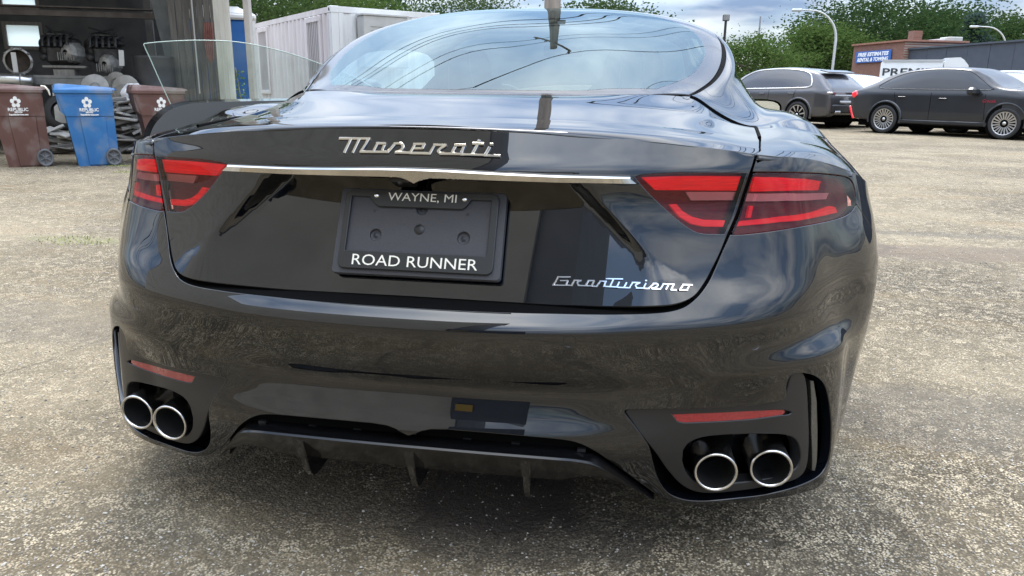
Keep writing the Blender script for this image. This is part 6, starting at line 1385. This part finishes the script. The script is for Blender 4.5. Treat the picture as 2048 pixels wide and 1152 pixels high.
lx, lz = tr_px((1918, 131)); text_mesh('WAYNE MI', .10, 'lettering', mat('grey print', (.2, .2, .2), .6), tr, frame((lx, -.862, hh_ - .3), (1, 0, 0), (0, 0, 1)), depth=.002) if False else None

# ---- low dark building with brick end and sign
b0 = at_dist((1806, 190), 46.); b1 = at_dist((2048, 190), 40.); bd = (b1 - b0); bd[2] = 0; bd /= np.linalg.norm(bd); bn = np.array([-bd[1], bd[0], 0]); 
if bn @ (b0 - CAM) < 0: bn = -bn
low = thing('low_building', 'long low building with dark slate-blue front and brick end wall', 'building', (b0[0], b0[1], 0), math.atan2(bd[1], bd[0]))
def lb_px(px, back=0.):
    d = ray(px); P0 = np.array([b0[0], b0[1], 0]) + bn * back; t = ((P0 - CAM) @ bn) / (d @ bn); q = CAM + d * t - P0; return q @ bd, q[2]
SLATE = noise_mat('slate blue cladding', (.055, .066, .088), (.066, .078, .10), 3, .6)
_, zt1 = lb_px((1812, 97)); _, zt2 = lb_px((2040, 86)); ZT = (zt1 + zt2) / 2; BL = 22.
for i in range(16): MB().box((BL / 16 * (i + .5), .15, ZT / 2), (BL / 16 - .02, .3 + .01 * (i % 2), ZT)).build('cladding_panel', SLATE, low)
MB().box((BL / 2, 4.5, ZT / 2 - .1), (BL, 8.6, ZT - .25)).build('main_block', SLATE, low); MB().box((BL / 2, .12, ZT + .03), (BL, .42, .08)).build('parapet_cap', SLATE, low)
xl_, zl_ = lb_px((1718, 92)); BRK_M = mat('brick end', (.22, .085, .055), .9); nb = BRK_M.node_tree; bt2 = nb.nodes.new('ShaderNodeTexBrick'); bt2.inputs['Scale'].default_value = 4.; bt2.inputs['Color1'].default_value = (.23, .09, .058, 1); bt2.inputs['Color2'].default_value = (.17, .065, .045, 1); bt2.inputs['Mortar'].default_value = (.30, .25, .21, 1)
tcb = nb.nodes.new('ShaderNodeTexCoord'); mpb = nb.nodes.new('ShaderNodeMapping'); mpb.inputs['Rotation'].default_value = (R(90), 0, 0); nb.links.new(tcb.outputs['Object'], mpb.inputs[0]); nb.links.new(mpb.outputs[0], bt2.inputs['Vector']); nb.links.new(bt2.outputs['Color'], nb.nodes['Principled BSDF'].inputs['Base Color'])
MB().box((xl_ / 2, 1.5, zl_ / 2), (abs(xl_), 3.6, zl_)).build('brick_wall', BRK_M, low); MB().box((xl_ / 2, 1.5, zl_ + .04), (abs(xl_) + .2, 3.8, .09)).build('coping', noise_mat('terracotta coping', (.28, .13, .09), (.34, .17, .12), 5, .9), low)
xw0, zw0 = lb_px((1776, 94), 3.5); xw1, zw1 = lb_px((1884, 82), 3.5); MB().box(((xw0 + xw1) / 2, 3.6, (zw0 + zw1) / 2), (xw1 - xw0, .3, abs(zw1 - zw0) + .25)).build('white_parapet', TW, low)
xq, zq = lb_px((1827, 74), 4.5); MB().box((xq, 4.6, zq - .3), (.55, .55, 1.3)).build('chimney', BRK_M, low)
xq, zq = lb_px((1898, 85), 4.); MB().box((xq, 4.1, zq), (.85, .8, .55), bev=.03).build('roof_unit', noise_mat('roof unit', (.45, .44, .40), (.52, .51, .47), 3, .6), low)
xs0, zs0 = lb_px((1722, 127)); xs1, zs1 = lb_px((1796, 99)); sgn_b = thing('wall_sign', 'blue sign with white capitals about free estimates, on the brick end wall', 'sign', tuple(np.array([b0[0], b0[1], 0]) - bn * .36), math.atan2(bd[1], bd[0]))
MB().box(((xs0 + xs1) / 2, 0, (zs0 + zs1) / 2), (xs1 - xs0, .05, zs1 - zs0), bev=.01).build('board', mat('sign blue', (.03, .12, .40), .5), sgn_b)
for t_, f in (('FREE ESTIMATES', .72), ('RENTAL & TOWING', .27)): fit_text(text_mesh(t_, (zs1 - zs0) * .44, 'lettering', mat('sign white', (.85, .86, .88), .6), sgn_b, frame(((xs0 + xs1) / 2, -.028, zs0 + (zs1 - zs0) * f), (1, 0, 0), (0, 0, 1)), depth=.003, shear=.22, offset=.012), (xs1 - xs0) * .88, (zs1 - zs0) * .34)

# ---- lamp posts, masts
def lamp_post(label, px_base, px_top, dist, arm, name='street_lamp'):
    b = at_dist(px_base, dist); t = at_dist(px_top, dist); h = t[2]; root = thing(name, label, 'street lamp', (b[0], b[1], 0), 0)
    e = (t - b) * [1, 1, 0]; m = noise_mat('lamp post paint', (.55, .56, .55), (.62, .62, .60), 3, .4, metal=.3); r_ = .075
    ax = np.array([arm[0], arm[1], 0]); pts = [(0, 0, 0), (0, 0, h - 1.6)] + [tuple(ax * (1 - math.cos(a)) + np.array([0, 0, h - 1.6 + 1.6 * math.sin(a)])) for a in np.linspace(.2, 1.45, 8)]
    pts.append(tuple(ax * 1.35 + np.array([0, 0, h + .02]))); MB().tube(pts, [r_] * 2 + [r_ * (.9 - .05 * i) for i in range(9)], 8).build('post', m, root)
    c_ = ax * 1.55 + np.array([0, 0, h]); MB().box(tuple(c_), (.55, .28, .14), bev=.04).build('lamp_head', m, root)
lamp_post('tall pale street lamp with curved arm rising behind the dark grey SUV', (1659, 190), (1662, 22), 48., (-1.5, -.3)); lamp_post('curved pale street lamp above the low dark building', (1996, 190), (1994, 55), 66., (-1.6, -.3))
p0 = at_dist((1507, 190), 52.); p1 = at_dist((1508, 33), 52.); ob = thing('thin_mast', 'thin grey mast against the sky beside the car roof', 'mast', (p0[0], p0[1], 0)); MB().bar((0, 0, 0), (0, 0, p1[2]), .085, 8, r2=.05).build('mast_shaft', mat('mast grey', (.25, .26, .27), .6), ob); MB().lathe([(.14, 0), (.14, .3), (.09, .35)], (0, 0, 0), (0, 0, 1), 10).build('mast_foot', mat('mast grey'), ob)
p0 = at_dist((1440, 190), 33.); p1 = at_dist((1440, 40), 33.); ob = thing('floodlight', 'small dark floodlight on a post beside the roof pillar', 'floodlight', (p0[0], p0[1], 0)); MB().bar((0, 0, 0), (0, 0, p1[2]), .05, 8).build('post', MATTE, ob); MB().box((0, 0, p1[2] + .08), (.26, .18, .24), bev=.02).build('lamp_head', MATTE, ob); MB().box((0, -.1, p1[2] + .08), (.22, .02, .2)).build('lamp_glass', GST, ob)

# ---- utility pole beyond the car and its wires
up = at_dist((1101, 176), 15.2); WOODP = noise_mat('weathered pole', (.22, .19, .16), (.32, .28, .24), 5, .9, stretch=(3, 3, .2), bump=.4, bscale=30)
pole = thing('utility_pole', 'weathered wooden utility pole with crossarm standing beyond the car roof', 'utility pole', (up[0], up[1], 0)); PH = 9.2
MB().tube([(0, 0, 0), (0, 0, 4), (0, 0, 8), (.03, 0, PH)], [.17, .155, .14, .12], 14).build('shaft', WOODP, pole)
ca = R(124); cx_ = np.array([math.cos(ca), math.sin(ca), 0]); MB().bar(tuple(cx_ * -1.3 + [0, 0, PH - .5]), tuple(cx_ * 1.3 + [0, 0, PH - .5]), .06, 4).build('crossarm', WOODP, pole)
WIREM = mat('wire', (.015, .015, .016), .6)
att = []
for k in (-1.2, .55, 1.2):
    q = cx_ * k + [0, 0, PH - .42]; MB().lathe([(.03, -.02), (.055, .02), (.045, .06), (.06, .10), (.02, .15)], tuple(q), (0, 0, 1), 10).build('insulator', mat('insulator', (.10, .08, .07), .3, coat=1), pole); att.append(q + [0, 0, .12])
MB().lathe([(.0001, 0), (.10, 0), (.11, .03), (.11, .40), (.10, .42), (.0001, .43)], (.20, -.14, 6.0), (0, 0, 1), 16).build('splice_can', noise_mat('transformer grey', (.30, .31, .31), (.38, .38, .38), 4, .5), pole); MB().box((.12, -.08, 6.3), (.2, .16, .06)).build('bracket', GST, pole)
for z in (6.6, 6.3, 5.9): att.append(np.array([.16, -.05, z]))
wd = np.array([-cx_[1], cx_[0], 0])
for i, a in enumerate(att):
    for sgn in (1, -1):
        lab = ('power line from the near end of the crossarm', 'power line from the middle insulator of the crossarm', 'power line from the far end of the crossarm', 'uppermost cable below the pole crossarm', 'middle cable below the pole crossarm', 'lowest cable below the pole crossarm')[i] + (', running towards the parked SUVs', ', running back over the photographer')[sgn < 0]
        e = a + (np.array([-40, -27, 0]) if sgn < 0 else np.array([40, 27, 0])) + [0, 0, .2]
        pts = [up * [1, 1, 0] + a + (e - a) * t - [0, 0, 4 * (.45 + .10 * i) * t * (1 - t)] for t in np.linspace(0, 1, 26)]
        tag(MB().tube([tuple(p) for p in pts], .016 if i < 3 else .026, 5).build('overhead_wire', WIREM), lab, 'wire', 'overhead wires')
for dv, lab in ((np.array([-40, -27, 0]), 'wooden utility pole behind the photographer holding the wire ends'), (np.array([40, 27, 0]), 'wooden utility pole far beyond the parked cars holding the wire ends')):
    o2 = thing('utility_pole', lab, 'utility pole', tuple(up * [1, 1, 0] + dv)); MB().tube([(0, 0, 0), (0, 0, PH + .4)], [.17, .12], 12).build('shaft', WOODP, o2); MB().bar(tuple(cx_ * -1.3 + [0, 0, PH - .25]), tuple(cx_ * 1.3 + [0, 0, PH - .25]), .06, 4).build('crossarm', WOODP, o2)

# ---- cream building behind the photographer, seen in the paint
back = thing('cream_building', 'tall cream rendered building with a dark bay, mirrored in the boot lid and badge', 'building', (0, -5.6, 0))
CRM = noise_mat('cream render', (.52, .49, .42), (.60, .57, .49), 1.2, .9, dirt=((.36, .33, .28), 1.4, .4))
MB().box((-25.9, -2, 8.5), (50.0, 4, 17.0)).build('wall', CRM, back); MB().box((-.66, -2.05, 8.5), (.48, 3.9, 17.0)).build('dark_bay', noise_mat('dark bay paint', (.15, .16, .175), (.19, .20, .215), 2, .6), back); MB().box((-25.65, -2, 17.1), (50.7, 4.2, .2)).build('parapet', CRM, back)
MB().box((-.05, .25, 1.05), (1.7, .5, 2.1), bev=.05).build('dark_stand_in', noise_mat('dark stand-in paint', (.07, .08, .095), (.09, .10, .115), 2, .6), back)  # unseen block standing in for a dark vehicle mirrored in the bumper
MB().box((-.62, .53, .95), (.35, .05, .3)).build('yellow_notice', mat('yellow notice', (.55, .36, .06), .6), back)
# ================================================================== trees
def leaf_mat(name, c1, c2):
    m = bpy.data.materials.new(name); m.use_nodes = True; n = m.node_tree.nodes; l = m.node_tree.links; n.clear(); o = n.new('ShaderNodeOutputMaterial'); mx = n.new('ShaderNodeMixShader'); mx.inputs[0].default_value = .38
    d = n.new('ShaderNodeBsdfDiffuse'); t = n.new('ShaderNodeBsdfTranslucent'); tc_ = n.new('ShaderNodeTexCoord'); ns = n.new('ShaderNodeTexNoise'); ns.inputs['Scale'].default_value = .9; ns.inputs['Detail'].default_value = 4; l.new(tc_.outputs['Object'], ns.inputs['Vector'])
    r_ = n.new('ShaderNodeValToRGB'); r_.color_ramp.elements[0].position = .3; r_.color_ramp.elements[1].position = .7; r_.color_ramp.elements[0].color = (*c1, 1); r_.color_ramp.elements[1].color = (*c2, 1); l.new(ns.outputs['Fac'], r_.inputs[0])
    l.new(r_.outputs[0], d.inputs[0]); l.new(r_.outputs[0], t.inputs[0]); l.new(d.outputs[0], mx.inputs[1]); l.new(t.outputs[0], mx.inputs[2]); l.new(mx.outputs[0], o.inputs[0]); return m
LM = [leaf_mat('leaf mid green', (.034, .062, .021), (.072, .108, .036)), leaf_mat('leaf deep green', (.026, .052, .020), (.055, .092, .031)), leaf_mat('leaf fresh green', (.05, .092, .025), (.10, .145, .042)), leaf_mat('spruce needle', (.05, .085, .07), (.09, .13, .11))]
BARK = noise_mat('bark', (.09, .075, .06), (.15, .13, .105), 8, .95, bump=.4, bscale=20, stretch=(3, 3, .5))
def tree(label, base_, height, rx, zc0, mi, seed, n=3600, leaf=.26, group=None, conifer=False, clumps=46):
    rg_ = np.random.default_rng(seed); root = thing('leafy_tree' if not conifer else 'spruce_tree', label, 'tree', (base_[0], base_[1], 0), 0, group)
    ch_ = (height - zc0) / 2; cz = zc0 + ch_; mb = MB(); lim = [(0, 0, cz)]
    mb.tube([(0, 0, 0), (.1, .05, zc0 * .6), (-.05, .1, cz), (0, 0, height * .93)], [.035 * height ** .9, .028 * height ** .9, .018 * height ** .9, .02], 8)
    for i in range(9):
        a = rg_.uniform(0, 6.28); z0 = zc0 * .7 + rg_.random() * ch_ * 1.1; e = (rx * .75 * math.cos(a), rx * .75 * math.sin(a), z0 + rg_.uniform(.5, 1.) * ch_ * .7); mb.tube([(0, 0, z0), (e[0] * .5, e[1] * .5, z0 + (e[2] - z0) * .35), e], [.012 * height, .008 * height, .02], 6)
    mb.build('trunk', BARK, root)
    P = []; per = n // clumps
    for c in range(clumps):
        if conifer: t = rg_.random() ** 1.3; rr = rx * (1 - t) * rg_.uniform(.5, 1.05); a = rg_.uniform(0, 6.28); ctr = np.array([rr * math.cos(a), rr * math.sin(a), zc0 + t * 2 * ch_]); sg_ = np.array([.45, .45, .16]) * (1.2 - t * .6)
        else:
            u = rg_.normal(0, 1, 3); u /= np.linalg.norm(u); u[2] = u[2] * .9 + .05; rr = rg_.uniform(.45, 1.02) ** .6; ctr = u * [rx, rx, ch_] * rr + [0, 0, cz]; sg_ = np.array([1, 1, .62]) * rx * rg_.uniform(.13, .24)
        P.append(ctr + rg_.normal(0, 1, (per, 3)) * sg_)
    P = np.concatenate(P); k = len(P); a = rg_.normal(0, 1, (k, 3)); a[:, 2] *= .5; a /= np.linalg.norm(a, axis=1)[:, None]; b = np.cross(a, rg_.normal(0, 1, (k, 3))); b /= np.linalg.norm(b, axis=1)[:, None]; s = leaf * rg_.uniform(.55, 1.25, (k, 1)); a = a * s; b = b * s * .55
    V = np.stack([P - a, P + b * .9, P + a, P - b * .9], 1).reshape(-1, 3); me = bpy.data.meshes.new('crown'); me.vertices.add(4 * k); me.vertices.foreach_set('co', V.ravel()); me.loops.add(4 * k); me.loops.foreach_set('vertex_index', np.arange(4 * k)); me.polygons.add(k); me.polygons.foreach_set('loop_start', np.arange(0, 4 * k, 4)); me.update(calc_edges=True)
    link('crown', me, LM[mi], root); return root
GB = 'broadleaf trees behind the low building'
def T(label, px, dist, top, rx, zc0, mi, seed, **k):
    b = at_dist((px, 190), dist); h = at_dist((px, top), dist)[2]; tree(label, b, h, rx, zc0, mi, seed, **k)
T('fresh green tree left of the curved street lamp, lowest branches feathery', 1645, 66, 48, 3.6, 1.6, 2, 1, n=14250, clumps=86, leaf=0.15)
T('large dark green tree towering between street lamp and blue sign', 1745, 74, -2, 7.2, 2.2, 1, 2, n=23625, clumps=114, leaf=0.16)
T('dark green tree above the white parapet and chimney', 1868, 80, 18, 5.4, 2.2, 1, 3, n=17325, clumps=86, leaf=0.16)
T('bluish spruce tree behind the roof unit', 1928, 72, 30, 2.6, 1.5, 3, 4, n=13230, clumps=128, leaf=0.11, conifer=True)
T('loose open tree with sky showing through beside the far street lamp', 2010, 84, 34, 4.6, 2.5, 0, 5, n=9450, clumps=48, leaf=0.16)
T('tree cut by the picture edge beyond the low dark building', 2075, 84, 28, 4.6, 2.2, 0, 6, n=11340, clumps=57, leaf=0.16)
T('small green tree beside the thin mast', 1492, 46, 72, 2.6, 1.0, 2, 7, n=11340, clumps=71, leaf=0.10)
T('low bush-like tree between thin mast and fresh green tree', 1556, 64, 122, 2.6, .6, 0, 8, n=8190, clumps=51, leaf=0.12)
T('wispy sapling at the left foot of the fresh green tree', 1590, 62, 95, 2.0, 1.0, 2, 9, n=4725, clumps=28, leaf=0.11)
T('green tree behind the blue toilet cabin and steel post', 520, 32, -45, 3.2, 1.6, 0, 10, n=11340, clumps=63, leaf=0.09)
T('dense green tree right behind the white container', 640, 36, -40, 4.0, 1.8, 2, 11, n=14490, clumps=71, leaf=0.09)
T('dark tree behind the far end of the container roof', 740, 42, -18, 3.6, 2.0, 1, 12, n=11970, clumps=63, leaf=0.10)
T('tree showing just over the car roof, left of the utility pole', 925, 50, -14, 4.0, 2.2, 0, 13, n=10710, clumps=57, leaf=0.10)
T('distant tree top peeping over the car roof, right of the utility pole', 1212, 60, 0, 4.4, 2.4, 0, 14, n=14175, clumps=63, leaf=0.14)
